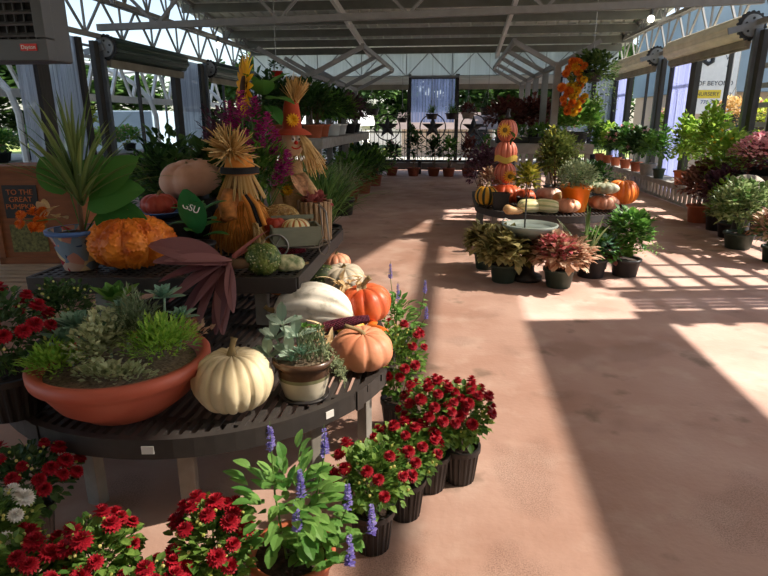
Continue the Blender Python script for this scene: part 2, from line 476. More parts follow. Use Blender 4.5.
ntrim = [0]
def trim(mb, m):
    ntrim[0] += 1
    return struct('trim_%d' % ntrim[0], mb, m)
for y in (20.75, 19.6, 18.3, 17.0, 15.6, 14.2):                      # purlins across the hall
    z = roof_z(y); trim(MB().box(((XL + XR) / 2, y, z - .1), (XR - XL, .07, .2)).box(((XL + XR) / 2, y + .06, z + .0), (XR - XL, .14, .02)), M['purlin'])
for x in (-2.9, 1.3):                                               # sloping rafters
    trim(MB().bar((x, 20.9, roof_z(20.9) - .28), (x, 14.2, roof_z(14.2) - .28), .09, .16), M['rafter'])
trim(MB().box((XR, 7, 5.0), (.1, 14, .14)), M['steel_paint'])        # gable girt
# gable sheets and end walls
def vquad(mb, x, pts):
    b = len(mb.v); mb.add([(x, y, z) for y, z in pts], [tuple(range(len(pts)))]); return mb
UC = 4.12
we = thing('wall_east', None, None); tag(we, kind='structure')
mb = MB()
vquad(mb, XR, [(YF, 4.14), (10.8, 4.14), (10.8, roof_z(10.8)), (6, 6.45), (-1, 6.45), (YF, roof_z(YF))])
mb.build('gable_sheet', P_['gable'], we)
MB().box((XR, .25, 3.6), (.05, 10.9, 1.1)).build('fascia_board', M['roof'], we)
MB().box((XR, -1.9, 1.5), (.05, 6.2, 3.1)).build('solid_panel', M['roof'], we)
wl = thing('wall_west', None, None); tag(wl, kind='structure')
mb = MB(); vquad(mb, XL, [(YF, 4.14), (9, 4.14), (9, roof_z(9)), (6, 6.45), (-1, 6.45), (YF, roof_z(YF))])
mb.build('gable_sheet', M['roof'], wl)
MB().box((XL, 1.5, 3.6), (.05, 13, 1.1)).build('fascia_board', M['roof'], wl)
struct('wall_front', MB().box(((XL + XR) / 2, YF, 3), (XR - XL, .1, 6)), M['roof'])

def wall_bay(par, X, s, Y0, olen, panel, post, sheet, mull=True):
    """posts, mullion and translucent panel of one bay; s points outwards"""
    MB().box((X, Y0, 1.62), (.12, .1, 3.24)).build('post', M['steel_blue'], par)
    MB().box((X + s * .04, Y0 - .17, 1.6), (.1, .16, 3.2)).build('post', post, par)
    MB().box((X, Y0 + olen + .15, 1.6), (.12, .3, 3.2)).build('post', post, par)
    MB().box((X, Y0 + panel[1] + .1, 1.6), (.1, .14, 3.2)).build('post', post, par)
    if mull: MB().box((X + s * .03, Y0 + mull, 1.5), (.06, .07, 3.0)).build('mullion', M['iron'], par)
    mb = MB(); y = Y0 + panel[0]
    while y < Y0 + panel[1]:
        mb.box((X + s * .02, y + .05, 1.6), (.012, .09, 3.2)); y += .1
    mb.build('panel', sheet, par)
wl2 = M['post_dk']
for Y0 in (6.65, 11.7, 16.75):
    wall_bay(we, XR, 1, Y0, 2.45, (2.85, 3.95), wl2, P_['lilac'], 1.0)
    wall_bay(wl, XL, -1, Y0, 3.0, (3.3, 4.6) if Y0 > 7 else (2.6, 4.2), wl2, P_['clear'], 1.35)
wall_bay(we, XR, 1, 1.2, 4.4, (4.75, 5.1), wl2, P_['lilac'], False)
wall_bay(wl, XL, -1, 1.6, 3.0, (3.3, 4.6), wl2, P_['clear'], 1.5)

# lattice girders: each is a thing with chords and webs
def girder(name, label, a, b, zl, zu, pitch, m, r=.035, uz=None, vert=True, both=False):
    t = thing('roof_truss', label, 'truss', (0, 0, 0))
    a, b = V(a), V(b); Ln = (b - a).length; d = (b - a) / Ln
    zl = zl if isinstance(zl, tuple) else (zl, zl); zu = zu if isinstance(zu, tuple) else (zu, zu)
    P = lambda s, lo: a + d * s + V((0, 0, (zl if lo else zu)[0] + ((zl if lo else zu)[1] - (zl if lo else zu)[0]) * s / Ln))
    MB().bar(P(0, 1), P(Ln, 1), r * 2.2, r * 2.2).build('bottom_chord', m, t)
    MB().bar(P(0, 0), P(Ln, 0), r * 2.2, r * 2.2).build('top_chord', m, t)
    n = max(1, round(Ln / pitch)); p = Ln / n
    for i in range(n):
        MB().bar(P(i * p, 0), P((i + .5) * p, 1), r, r).build('web', m, t)
        MB().bar(P((i + .5) * p, 1), P((i + 1) * p, 0), r, r).build('web', m, t)
        if vert: MB().bar(P((i + (0 if vert == 2 else .5)) * p, 1), P((i + (0 if vert == 2 else .5)) * p, 0), r * .9, r * .9).build('web', m, t)
    return t
girder('r', 'lower lattice truss above the tan curtain rolls on the right wall', (XR, 6.7, 0), (XR, YB, 0), 3.35, UC, 1.3, M['steel_paint'], .04)
girder('r', 'lower lattice truss above the green curtain roll on the left wall', (XL, 6.7, 0), (XL, YB, 0), 3.3, 4.0, 1.3, M['steel_paint'], .04)
girder('r', 'upper lattice truss tucked under the roof edge on the right', (XR - .25, 13, 0), (XR - .25, YB, 0), 4.05, (4.75, 4.08), .9, M['steel_paint'], .035)
girder('r', 'upper lattice truss tucked under the roof edge on the left', (XL + .3, 11.8, 0), (XL + .3, YB, 0), 3.95, (4.9, 4.02), .9, M['steel_paint'], .035)
girder('r', 'long lattice truss across the back wall clerestory', (XL, YB - .1, 0), (XR, YB - .1, 0), 3.12, 3.9, 1.46, M['steel'], .032)
girder('r', 'nearest truss, its round tube crossing the whole hall under the roof', (XL, 11.7, 0), (XR, 11.7, 0), (3.46, 3.7), (4.7, 4.9), 2.4, M['steel_paint'], .055, vert=False)
# clerestory sheets
struct('window_1', MB().box(((XL + XR) / 2, YB + .05, 3.5), (XR - XL, .02, .85)), P_['sky'])

# roll-up curtains
def roll_mb(r=.19, ribs=16, L=3.9):
    mb = MB(); n = 64; prof = []
    vs = []
    for j in range(n):
        a = 2 * pi * j / n; rr = r * (1 + .05 * (1 if (j // 4) % 2 else -1)); vs.append((rr * cos(a), rr * sin(a)))
    mb.add([(x, 0, z) for x, z in vs] + [(x, L, z) for x, z in vs], [(j, (j + 1) % n, n + (j + 1) % n, n + j) for j in range(n)] + [tuple(range(n)), tuple(reversed(range(n, 2 * n)))])
    return mb
def curtain(label, loc, rz, m, L=3.9, hdr=True, ring=True, r=.21, end=False):
    t = thing('roll_up_curtain', label, 'curtain', loc, rz)
    c = roll_mb(r, 16, L).build('curtain_roll', m, t)
    mb = MB(); mb.box((0, L / 2, -r - .07), (.1, L, .12)); mb.build('header_board', M['header'], t)
    MB().box((.02, L / 2, -r - .15), (.05, L, .04)).build('bottom_bar', M['header'], t)
    if ring:
        mb = MB(); n = 72; R = r * 1.12
        pr = [(R * (1.06 if (j // 2) % 2 else .96) * cos(2 * pi * j / n), R * (1.06 if (j // 2) % 2 else .96) * sin(2 * pi * j / n)) for j in range(n)]
        mb.add([(x, -.06, z) for x, z in pr] + [(x, 0, z) for x, z in pr], [(j, (j + 1) % n, n + (j + 1) % n, n + j) for j in range(n)] + [tuple(range(n)), tuple(reversed(range(n, 2 * n)))])
        s = mb.build('sprocket_wheel', M['black'], t)
        mb = MB(); mb.tube([(0, -.085, 0), (0, -.06, 0)], [R * .78, R * .8], 24); f = mb.build('wheel_face', M['steel'], s)
        mb = MB()
        for k in range(5):
            a = 2 * pi * k / 5 + .3; mb.tube([(R * .5 * cos(a), -.092, R * .5 * sin(a)), (R * .5 * cos(a), -.07, R * .5 * sin(a))], .022, 10)
        mb.build('wheel_hole', M['black'], s)
        MB().bar((0, -.11, 0), (-.42 if rz == 0 else .42, -.13, -.1), .03, .11).build('bracket_arm', M['steel'], t)
    return t
ZR = 3.3
curtain('nearer tan rolled curtain along the right wall with a grey toothed end wheel', (XR - .1, 11.8, ZR), 0, M['tan_roll'])
curtain('farther tan rolled curtain along the right wall, its toothed wheel left of the lilac panel', (XR - .1, 16.85, ZR), 0, M['tan_roll'], 3.8)
curtain('large dark green rolled curtain over the left opening with a toothed end wheel', (XL + .1, 11.75, 3.1), 0, M['green_roll'], 3.3)
curtain('farther green rolled curtain on the left wall, behind the sunflower', (XL + .1, 16.85, 3.1), 0, M['green_roll'], 3.8)
bk = [(XL + .2, -4.75, 'white rolled curtain in the left corner of the back wall'), (-4.0, -1.62, 'white rolled curtain above the back opening left of the blue centre panel'), (.1, 3.4, 'white rolled curtain above the back opening right of the blue centre panel')]
for a, b, lb in bk:
    t = curtain(lb, (b, YB - .15, 3.0), pi / 2, M['white_roll'], b - a, ring=False, r=.13)
wb = thing('wall_back', None, None); tag(wb, kind='structure')
for x in (XL, -4.9, -4.05, -1.6, .05, 3.45, 4.55, XR):
    MB().box((x, YB, 1.6), (.13, .12, 3.2)).build('post', M['post_dk'], wb)
MB().box(((XL + XR) / 2, YB, .12), (XR - XL, .1, .24)).build('sill', M['post_dk'], wb)
MB().box(((XL + XR) / 2, YB, 3.1), (XR - XL, .1, .1)).build('header', M['steel_dk'], wb)
def sheet(a, b, z0, z1, m, name='panel'):
    mb = MB(); x = a
    while x < b - .05:
        mb.box((x + .05, YB + .03, (z0 + z1) / 2), (.09, .012, z1 - z0)); x += .1
    mb.build(name, m, wb)
sheet(-1.53, -.02, 1.62, 3.05, P_['back']); sheet(-4.85, -4.1, .2, 3.05, P_['clear']); sheet(3.5, 5.2, 1.0, 3.05, P_['clear'])
# bulb floodlights seen near both trusses
for x, y, z, lb in ((XL + .55, 16.5, 3.62, 'small lit bulb lamp on the left truss above the sunflower'), (XR - .5, 16.3, 4.05, 'small lit bulb lamp on the right truss above the farther tan roll')):
    t = thing('flood_lamp', lb, 'lamp', (x, y, z), 0)
    MB().tube([(0, 0, .3), (0, 0, .14)], [.03, .05], 8).build('lamp_holder', M['steel_dk'], t)
    MB().sphere((0, 0, .06), .085, 12, 8).build('bulb', emis('bulb_glow', 'fff6e0', 6), t, smooth=True)
# ------------------------------------------------------------------ growing things
def rdir(rng, zmin=-.4):
    while True:
        d = V((rng.uniform(-1, 1), rng.uniform(-1, 1), rng.uniform(-1, 1)))
        if .1 < d.length < 1 and d.normalized().z > zmin: return d.normalized()
def bush(mb, rng, c, R, n, L, W, mi=(0,), shell=.45, up=.4, zmin=-.5, fold=.25, bend=.25, jit=.6):
    c = V(c)
    for _ in range(n):
        d = rdir(rng, zmin); k = rng.uniform(shell, 1) * (1 + .12 * sin(5 * d.x + 3) * cos(4 * d.y))
        p = c + V((d.x * R[0] * k, d.y * R[1] * k, d.z * R[2] * k))
        q = d + V((rng.uniform(-jit, jit), rng.uniform(-jit, jit), rng.uniform(-jit, jit) + up))
        s = rng.uniform(.7, 1.2)
        mb.leaf(p, q, L * s, W * s, fold=fold, bend=bend, mi=rng.choice(mi))
    return mb
def stems(mb, rng, z0, c, R, n, r=.004, mi=0, spread=.03):
    for _ in range(n):
        d = rdir(rng, .1); a = V((rng.uniform(-spread, spread), rng.uniform(-spread, spread), z0))
        e = V(c) + V((d.x * R[0], d.y * R[1], d.z * R[2])) * .85
        m = (a + e) / 2 + V((0, 0, .1 * (e - a).length)); mb.tube([a, m, e], [r, r * .8, r * .5], 4, mi)
    return mb
def pot(t, rt, rb, h, m, ribs=0, soil='soil', rim=.07, n=32, seg=None):
    def fn(a, i, r): return 1 + (.035 * (1 if sin(ribs * a) > 0 else -1) if ribs and 2 <= i <= 3 else 0)
    w = rt * (1 + rim)
    prof = [(0, 0), (rb * .97, 0), (rb, h * .02), (rt * .97, h * .86), (w, h * .87), (w, h), (rt * .93, h), (rt * .86, h * .84)]
    o = MB().lathe(prof, ribs * 4 if ribs else n, fn=fn if ribs else None).build('pot', m, t, smooth=not ribs)
    if soil: MB().disc((0, 0, h * .88), rt * .9).build('soil', M[soil], t)
    return o
def fern(mb, rng, base, n, L, mi=(0,), lift=(35, 85), arch=(70, 120), pin=.05, seg=10):
    for i in range(n):
        az = 2 * pi * i / n + rng.uniform(-.3, .3); lf = radians(rng.uniform(*lift)); ar = radians(rng.uniform(*arch)); l = L * rng.uniform(.7, 1.1)
        h = V((cos(az), sin(az), 0)); x = V((-sin(az), cos(az), 0)); p = V(base); k = rng.choice(mi)
        for j in range(seg):
            t = j / seg; e = lf - ar * t * t; d = h * cos(e) + V((0, 0, sin(e))); nr = V((-h.x * sin(e), -h.y * sin(e), cos(e)))
            q = p + d * (l / seg); pl = pin * (1 - .75 * t) * rng.uniform(.9, 1.1)
            if j:
                for s in (-1, 1): mb.leaf(p, x * s + d * .35, pl, pl * .42 + .004, up=nr, bend=.2, mi=k)
            p = q
    return mb
def flower_mesh(r, rings, pw=.5, m=None):
    mb = MB()
    for (k, n, lift, l) in rings:
        for i in range(n):
            a = 2 * pi * i / n + k * .4; e = radians(lift)
            mb.leaf((0, 0, .002 + k * .003), (cos(a) * cos(e), sin(a) * cos(e), sin(e)), r * l, r * pw * l, fold=.2, bend=-.1 if lift > 20 else .15)
    return mb
_src = {}
def flower_src(key, parent, name='flower_head'):
    """first flower of a colour builds the mesh, the others share it"""
    if key not in _src:
        col, r = key
        rings = [(0, 15, -6, 1), (1, 15, 16, .98), (2, 13, 36, .85), (3, 10, 58, .7), (4, 6, 78, .55)]
        _src[key] = flower_mesh(r, rings, .5).build(name, FL[col], parent)
        return _src[key]
    return inst(_src[key], parent, name=name)
_mumf = {}
def mum(label, loc, seed, nf, fr=.15, fh=.2, col='red', dark=False, ph=.17, pr=.088, group=None, flat=False, cat='potted flowers', center=(0, 0), heads=True, fs=.03, top=.1, rz=None):
    """chrysanthemum in a ribbed nursery pot; every flower head is a part"""
    rng = random.Random(seed)
    t = thing('chrysanthemum', label, cat, loc, rng.uniform(0, 6) if rz is None else rz, group)
    pot(t, pr, pr * .78, ph, M['blackpot'], ribs=20)
    c = (center[0], center[1], ph + fh * .55)
    key = (round(fr, 3), round(fh, 3), dark, seed % 3)
    mb = MB(); bush(mb, rng, c, (fr, fr, fh * .6), 620, .036, .03, (0,), .4, .3, -.75)
    f = mb.build('foliage', LF['mum_shaded' if dark else 'mum'], t)
    mb = MB(); stems(mb, rng, ph * .9, c, (fr, fr, fh * .6), 12, .003); mb.build('stems', M['stem_grn'], t)
    mb = MB()
    for _ in range(34):
        d = rdir(rng, -.1); p = V(c) + V((d.x * fr, d.y * fr, d.z * fh * .62)) * 1.05; mb.sphere(p, .0065, 5, 4)
    tag(mb.build('buds', FL['bud'], t), kind='stuff')
    pts = []; tries = 0
    while len(pts) < nf and tries < 3000:
        tries += 1
        d = rdir(rng, top); p = V(c) + V((d.x * fr, d.y * fr, d.z * fh * .62)) * rng.uniform(1.0, 1.12)
        if all((p - q).length > fs * 1.15 for q, _ in pts): pts.append((p, d))
    for p, d in pts:
        h = flower_src((col, fs), t); h.location = p
        q = (d + V((0, 0, .9))).normalized().to_track_quat('Z', 'Y'); h.rotation_euler = q.to_euler()
        s = rng.uniform(.75, 1.12); h.scale = (s, s, s * .95)
    return t

# ------------------------------------------------------------------ pumpkins and gourds
def pumpkin_mb(R, h, lobes, depth=.1, dip=.18, u=None, v=22, warts=0, seed=0, stripe=None, pw=.55, taper=0, sq=.9):
    u = u or lobes * 8; rng = random.Random(seed); ph0 = rng.uniform(0, 6)
    mb = MB(); vs = []; fs = []; ms = []
    amp = [rng.uniform(.9, 1.08) for _ in range(lobes)]
    for i in range(v + 1):
        ph = pi * i / v; s = sin(ph)
        for j in range(u):
            a = 2 * pi * j / u; la = lobes * a / (2 * pi); g = abs(sin(pi * la)) ** pw
            k = 1 - depth * (1 - g) * min(1, s * 1.6 + .15); k *= 1 + (amp[int(la) % lobes] - 1) * .5
            rr = R * (s ** sq if s > 0 else 0) * k
            z = -cos(ph); z = h / 2 * z * (1 - dip * math.exp(-(rr / (R * .42)) ** 2)) * (1 - .06 * (1 - g) * (1 if abs(z) > .3 else 0))
            if taper: rr *= 1 + taper * (-z / (h / 2))
            p = V((rr * cos(a), rr * sin(a), z + h / 2))
            if warts:
                q = p * (46 / max(.2, R * 4)); dd = noise.voronoi(q)[0][0]; b = max(0, 1 - (dd / .5) ** 2)
                m2 = .35 + .65 * max(0, min(1, noise.noise(p * 7 + V((seed, 0, 0))) * 1.6 + .5))
                p += V((cos(a) * s, sin(a) * s, -cos(ph))) * (warts * b * m2)
            vs.append(p)
    for i in range(v):
        for j in range(u):
            fs.append((i * u + j, i * u + (j + 1) % u, (i + 1) * u + (j + 1) % u, (i + 1) * u + j))
            la = lobes * (j + .5) / u
            ms.append(stripe(la % 1, i / v, int(la)) if stripe else 0)
    mb.v = [tuple(p) for p in vs]; mb.f = fs; mb.m = ms
    return mb
def stem_mb(z, L, r, lean=(.4, .2), curl=.3):
    mb = MB(); pts = []; rs = []
    for i in range(7):
        t = i / 6; pts.append((lean[0] * L * t * t, lean[1] * L * t * t, z - .01 + L * t * (1 - curl * t * .4)))
        rs.append(r * (1.9 - 1.9 * min(1, t * 2.2) * .55) if t < .5 else r * (.85 + (.25 if i == 6 else 0)))
    return mb.tube(pts, rs, 8)
def pumpkin(label, loc, R, h, m, lobes=12, depth=.1, stem=(.06, .014), group=None, rz=0, tilt=None, warts=0, seed=1, stripe=None, cat='pumpkin', name='pumpkin', stem_mat='stem', lean=(.4, .3), dip=.18, v=22, u=None, taper=0, sq=.9):
    t = thing(name, label, cat, loc, rz, group)
    if tilt: t.rotation_euler = (tilt[0], tilt[1], rz)
    pumpkin_mb(R, h, lobes, depth, dip, u=u, v=v, warts=warts, seed=seed, stripe=stripe, taper=taper, sq=sq).build('body', m, t, smooth=True)
    if stem: stem_mb(h * (1 - dip * .5) - .005, stem[0], stem[1], lean).build('stem', M[stem_mat], t, smooth=True)
    return t
def long_gourd_mb(pts, rs, ribs=0, n=20, depth=.06, stripe=None, warts=0, seed=0, sub=4):
    """a gourd along a bent axis"""
    P = []; R = []
    k = len(pts)
    for i in range(k - 1):
        for s in range(sub):
            t = s / sub
            p0, p1, p2, p3 = (V(pts[max(0, min(k - 1, i + o))]) for o in (-1, 0, 1, 2))
            P.append(.5 * (2 * p1 + (p2 - p0) * t + (2 * p0 - 5 * p1 + 4 * p2 - p3) * t * t + (3 * p1 - p0 - 3 * p2 + p3) * t ** 3))
            r0, r1, r2, r3 = (rs[max(0, min(k - 1, i + o))] for o in (-1, 0, 1, 2))
            R.append(max(.002, .5 * (2 * r1 + (r2 - r0) * t + (2 * r0 - 5 * r1 + 4 * r2 - r3) * t * t + (3 * r1 - r0 - 3 * r2 + r3) * t ** 3)))
    P.append(V(pts[-1])); R.append(rs[-1])
    mb = MB(); mb.tube(P, R, n)
    if ribs or warts:
        nv = []
        for i, p in enumerate(mb.v):
            ax = P[i // n]; d = V(p) - ax; j = i % n
            k2 = 1 - (depth * (1 - abs(sin(ribs * pi * j / n)) ** .6) if ribs else 0)
            if warts:
                dd = noise.voronoi(V(p) * 38)[0][0]; k2 += warts * max(0, .4 - dd)
            nv.append(tuple(ax + d * k2))
        mb.v = nv
    if stripe: mb.m = [stripe((i % n) / n, (i // n) / len(P)) if i < n * (len(P) - 1) else 0 for i in range(len(mb.f))]
    return mb
SK = dict(
    orange=skinmat('orange_skin', 'd9661c', 'e8822c'),
    orange_warty=skinmat('warty_orange_skin', 'c95a12', 'ee8a2a', .5, 9),
    coral=skinmat('coral_skin', 'd98a66', 'e8a27c', .5, 4),
    redor=skinmat('red_orange_skin', 'd2512c', 'e67a4c', .4, 4),
    cream=skinmat('cream_skin', 'dfcca2', 'ecdcb8', .5, 4),
    white=skinmat('white_skin', 'b9b3a0', 'ece7da', .6, 18, .36),
    grey=skinmat('grey_green_skin', 'b3a893', 'd0c6b2', .55, 6),
    greygreen=skinmat('dull_green_skin', '83836a', 'a3a084', .55, 6),
    dkgreen=skinmat('dark_green_skin', '2f3a22', '5a6a34', .5, 8, speck='8f9a5a'),
    peach=skinmat('peach_skin', 'd9906c', 'e6a888', .5, 5),
    pinkw=skinmat('dusty_pink_skin', 'cf9c84', 'dcb09a', .6, 4),
    red=skinmat('red_skin', 'a8382c', 'c4523c', .4, 5),
    green_warty=skinmat('mottled_green_skin', '49652c', '8c9a4c', .5, 16, .55, speck='d9d4a0'),
    greenw=skinmat('pale_green_skin', '7f9460', 'dcd9ae', .5, 22, .5),
    tan=skinmat('tan_skin', 'c99c66', 'd9b482'),
    yellow=skinmat('yellow_stripe_skin', 'd99a24', 'eab844'),
    blackgreen=skinmat('black_green_stripe', '26301c', '37452a'),
    ivory=skinmat('ivory_skin', 'eadb9c', 'f4eabc'),
    lightgreen=skinmat('light_green_stripe', 'bcc07e', 'cacb90'),
    orange_st=skinmat('orange_stripe', 'd0783c', 'dc9058'),
    cob_red=leafmat('red_kernels', '6d1626', 'a8344a', .05, .35),
    cob_pur=leafmat('purple_kernels', '4a1a2c', '7d2f45', .05, .35),
)
def cob(name, label, loc, a, b, r, m, husk=True, group=None):
    """an ear of dried ornamental corn lying from a to b with rows of kernels"""
    t = thing(name, label, 'corn', loc, 0, group)
    a, b = V(a), V(b); d = (b - a); L = d.length; d.normalize(); x = d.cross(V((0, 0, 1))).normalized(); y = x.cross(d)
    mb = MB(); n = int(L / .0085)
    for i in range(n):
        tt = (i + .5) / n; rr = r * (1 - .55 * tt ** 3) * min(1, .75 + tt)
        for j in range(12):
            an = 2 * pi * (j + .5 * (i % 2)) / 12; p = a + d * (L * tt) + (x * cos(an) + y * sin(an)) * rr
            mb.sphere(p, (.0062, .0062, .0055), 5, 4)
    mb.build('kernels', m, t)
    MB().tube([a, a + d * L * .5, b], [r * .85, r * .9, r * .35], 8).build('cob_core', M['stem'], t)
    if husk:
        mb = MB(); rng = random.Random(int(L * 1000))
        for k in range(9):
            q = -d * rng.uniform(.3, 1) + x * rng.uniform(-.9, .9) + V((0, 0, rng.uniform(-.05, .8)))
            mb.bigleaf(a, q, rng.uniform(.06, .13), .035, bend=.3, shape='strap')
        mb.build('husk', LF['dryhusk'], t)
    return t
def plant(name, label, cat, loc, pt=None, fol=(), seed=1, group=None, rz=0, pot_mat='blackpot', ribs=0):
    """potted plant: fol is a list of (part name, material or list, function(mb, rng))"""
    rng = random.Random(seed); t = thing(name, label, cat, loc, rz, group)
    if pt: pot(t, pt[0], pt[1], pt[2], M[pot_mat], ribs=ribs)
    for nm, ms, fn in fol:
        mb = MB(); fn(mb, rng); o = mb.build(nm, ms, t)
        if nm in ('buds', 'bloom_cover', 'seedlings', 'trails'): tag(o, kind='stuff')
    return t
def B(c, R, n, L, W, mi=(0,), **k): return lambda mb, rng: bush(mb, rng, c, R, int(n * 1.15), L * 1.05, W * 1.3, mi, **k)
def ST(z0, c, R, n, r=.004): return lambda mb, rng: stems(mb, rng, z0, c, R, n, r)
def BL(c, n, L, W, lift=(40, 85), arch=(20, 80), spread=.02, az=None, seg=5):
    def f(mb, rng):
        for i in range(n):
            a = rng.uniform(0, 2 * pi) if az is None else rng.uniform(*az)
            mb.blade((c[0] + rng.uniform(-spread, spread), c[1] + rng.uniform(-spread, spread), c[2]), a, L * rng.uniform(.6, 1.1), W * rng.uniform(.7, 1.1), rng.uniform(*lift), rng.uniform(*arch), seg)
    return f
def SPK(pts, L, r, n=60, l=.02, w=.012):
    """flower spikes: little florets round upright stalks, from (base, tip) pairs"""
    def f(mb, rng):
        for a, b in pts:
            a, b = V(a), V(b); d = b - a
            for i in range(n):
                t = rng.uniform(0, 1); q = a + d * t; o = rdir(rng, -1); o = (o - d.normalized() * o.dot(d.normalized())).normalized()
                mb.leaf(q + o * (r * (1 - t * .75) * rng.uniform(.3, 1)), o + d.normalized() * .6, l * (1 - .4 * t), w, fold=.3)
    return f
# ------------------------------------------------------------------ display tables
def table(label, cx, cy, R, y1, z, legs, rim_h=.09, pitch=.052, stickers=(), tap=.001):
    t = thing('display_table', label, 'table', (cx, cy, 0))
    mb = MB(); x = -R + .04; Y1 = y1 - cy
    while x < R - .02:
        y0 = -math.sqrt(R * R - x * x) + .02; ye = Y1 - .02 if abs(x) < R - tap else (R - abs(x)) / tap * Y1 - .02
        mb.box((x, (y0 + ye) / 2, z - .02), (.026, ye - y0, .035)); x += pitch
    y = -R + .2
    while y < y1 - cy:
        hw = math.sqrt(max(0, R * R - y * y)) if y < 0 else R - tap * y / Y1
        mb.box((0, y, z - .024), (2 * hw - .03, .035, .034)); y += .3
    mb.build('slatted_top', M['resin'], t)
    pts = [(R - tap, y1 - cy)] + [(R * cos(a), R * sin(a)) for a in [-pi * i / 40 for i in range(41)]] + [(-R + tap, y1 - cy)]
    mb = MB(); vs = []
    k = len(pts)
    for i, (px_, py_) in enumerate(pts):
        n = V((px_, min(0, py_))).normalized() if 0 < i < k - 1 else V((1 if i == 0 else -1, 0))
        for o, zz in ((0, z - rim_h), (0, z), (-.035, z), (-.035, z - rim_h)): vs.append((px_ + n.x * o, py_ + n.y * o, zz))
    fs = []
    for i in range(k - 1):
        for j in range(4): fs.append((i * 4 + j, i * 4 + (j + 1) % 4, i * 4 + 4 + (j + 1) % 4, i * 4 + 4 + j))
    fs += [(0, 1, 2, 3), tuple((k - 1) * 4 + j for j in (3, 2, 1, 0))]
    mb.add(vs, fs); mb.box((0, y1 - cy, z - rim_h / 2), (2 * (R - tap), .035, rim_h)); rim = mb.build('rim', M['resin'], t)
    for an in (-112, -28):
        a = radians(an); MB().box((R * cos(a), R * sin(a), z - rim_h / 2 - .004), (.012, .05, rim_h + .012), (0, 0, a)).build('joint_cap', M['resin'], rim)
    for an, w_, m_ in stickers:
        a = radians(an); MB().box((R * cos(a), R * sin(a), z - rim_h * .5), (.006, w_, .035), (0, 0, a)).build('price_sticker', m_, rim)
    for lx, ly, an in legs:
        MB().box((lx - cx, ly - cy, (z - rim_h * .5) / 2), (.075, .055, z - rim_h * .5), (0, 0, radians(an))).build('leg', M['resin_leg'], t, bev=.006)
    return t
TC = (-1.35, 3.0); TR = 1.06
def onr(an, r=.96): return (TC[0] + r * cos(radians(an)), TC[1] + r * sin(radians(an)), an + 90)
table('big dark slatted display table with a rounded front, holding the clay bowl and cream pumpkin', TC[0], TC[1], TR, 4.95, .45,
      [onr(-16), onr(-40), (-1.15, 2.16, 10), (-1.58, 2.12, -12), onr(-146), (-.68, 4.1, 0), (-.95, 4.85, 0), (-2.0, 4.1, 0), (-1.75, 4.85, 0), (-1.35, 3.6, 0), (-1.35, 2.7, 0)],
      stickers=((-82, .05, M['tagwhite']), (-39, .045, M['tagwhite'])), tap=.56)
def tier(label, A, Bc, Cc, D, z, hgt, legs, foot):
    t = thing('raised_tier', label, 'shelf', ((A[0] + Cc[0]) / 2, (A[1] + Cc[1]) / 2, foot))
    ox, oy = t.location.x, t.location.y
    A, Bc, Cc, D = (V((p[0] - ox, p[1] - oy, z - foot)) for p in (A, Bc, Cc, D))
    mb = MB(); n = 30
    for i in range(1, n):
        s = i / n
        mb.bar(A.lerp(Bc, s) + V((0, 0, -.02)), D.lerp(Cc, s) + V((0, 0, -.02)), .022, .03)
        mb.bar(A.lerp(D, s) + V((0, 0, -.021)), Bc.lerp(Cc, s) + V((0, 0, -.021)), .022, .03)
    mb.build('grid_top', M['resin'], t)
    mb = MB(); c = [A, Bc, Cc, D]
    for i in range(4): mb.bar(c[i] + V((0, 0, -hgt / 2)), c[(i + 1) % 4] + V((0, 0, -hgt / 2)), .03, hgt)
    mb.build('rim', M['resin'], t, bev=.004)
    for x, y in legs: MB().box((x - ox, y - oy, (z - foot - .05) / 2), (.08, .06, z - foot - .05)).build('leg', M['resin_leg'], t, bev=.006)
    return t
tier('square dark grid shelf raised over the table, carrying the scarecrows and warty pumpkin', (-2.5, 3.05), (-.91, 3.24), (-.94, 4.84), (-2.53, 4.65), .8, .1,
     [(-1.17, 3.36), (-2.2, 3.3), (-1.15, 4.6), (-2.25, 4.5)], .45)
# boxes that lift the pumpkins at the back
for nm, x, y, w_, d_, h_, lb in (('p', -2.06, 4.45, .5, .36, .31, 'dark slatted box lifting the dusty pink pumpkin on the raised shelf'), ('t', -2.16, 4.05, .36, .34, .2, 'dark slatted box under the blue tray on the raised shelf')):
    t = thing('riser_box', lb, 'box', (x, y, .8))
    MB().box((0, 0, h_ / 2), (w_, d_, h_)).build('body', M['black'], t, bev=.01)
    for k in (.3, .65): MB().box((0, -d_ / 2 - .006, h_ * k), (w_ * .85, .012, .03)).build('slat', M['post_dk'], t)

# ------------------------------------------------------------------ red mums on the floor
gA = 'red mums in black ribbed pots along the table'
mum('red mum standing out alone in the aisle, farthest right of the row', (0.078, 2.504, -0.000), 11, 26, .14, .27, ph=.19, pr=.092, group=gA)
mum('red mum thick with flower heads, just left of the one alone in the aisle', (-0.067, 2.421, 0.000), 12, 34, .15, .3, ph=.19, pr=.092, group=gA)
mum('red mum right in front of the table leg, between sparse and thick ones', (-0.170, 2.208, -0.000), 13, 24, .15, .2, ph=.19, pr=.09, group=gA)
mum('red mum with sparse heads beside the blue salvia, nearest of the row along the table', (-0.285, 1.989, 0.000), 14, 14, .15, .24, ph=.19, pr=.09, group=gA, top=.0)
mum('tall red mum at the back, tucked under the right rim of the table', (-0.273, 2.948, 0.000), 15, 22, .15, .38, ph=.19, pr=.09, group=gA, top=-.1)
gB = 'red mums on the floor in front of the table'
mum('leafy red mum with yellow buds on the floor at front left, by the table leg', (-1.141, 1.479, 0.300)[:2] + (0,), 21, 17, .125, .22, ph=.17, group=gB, fs=.034)
mum('red mum with big heads at the lower left corner of the picture', (-1.339, 1.383, 0.300)[:2] + (0,), 22, 15, .14, .2, ph=.17, group=gB, fs=.036)
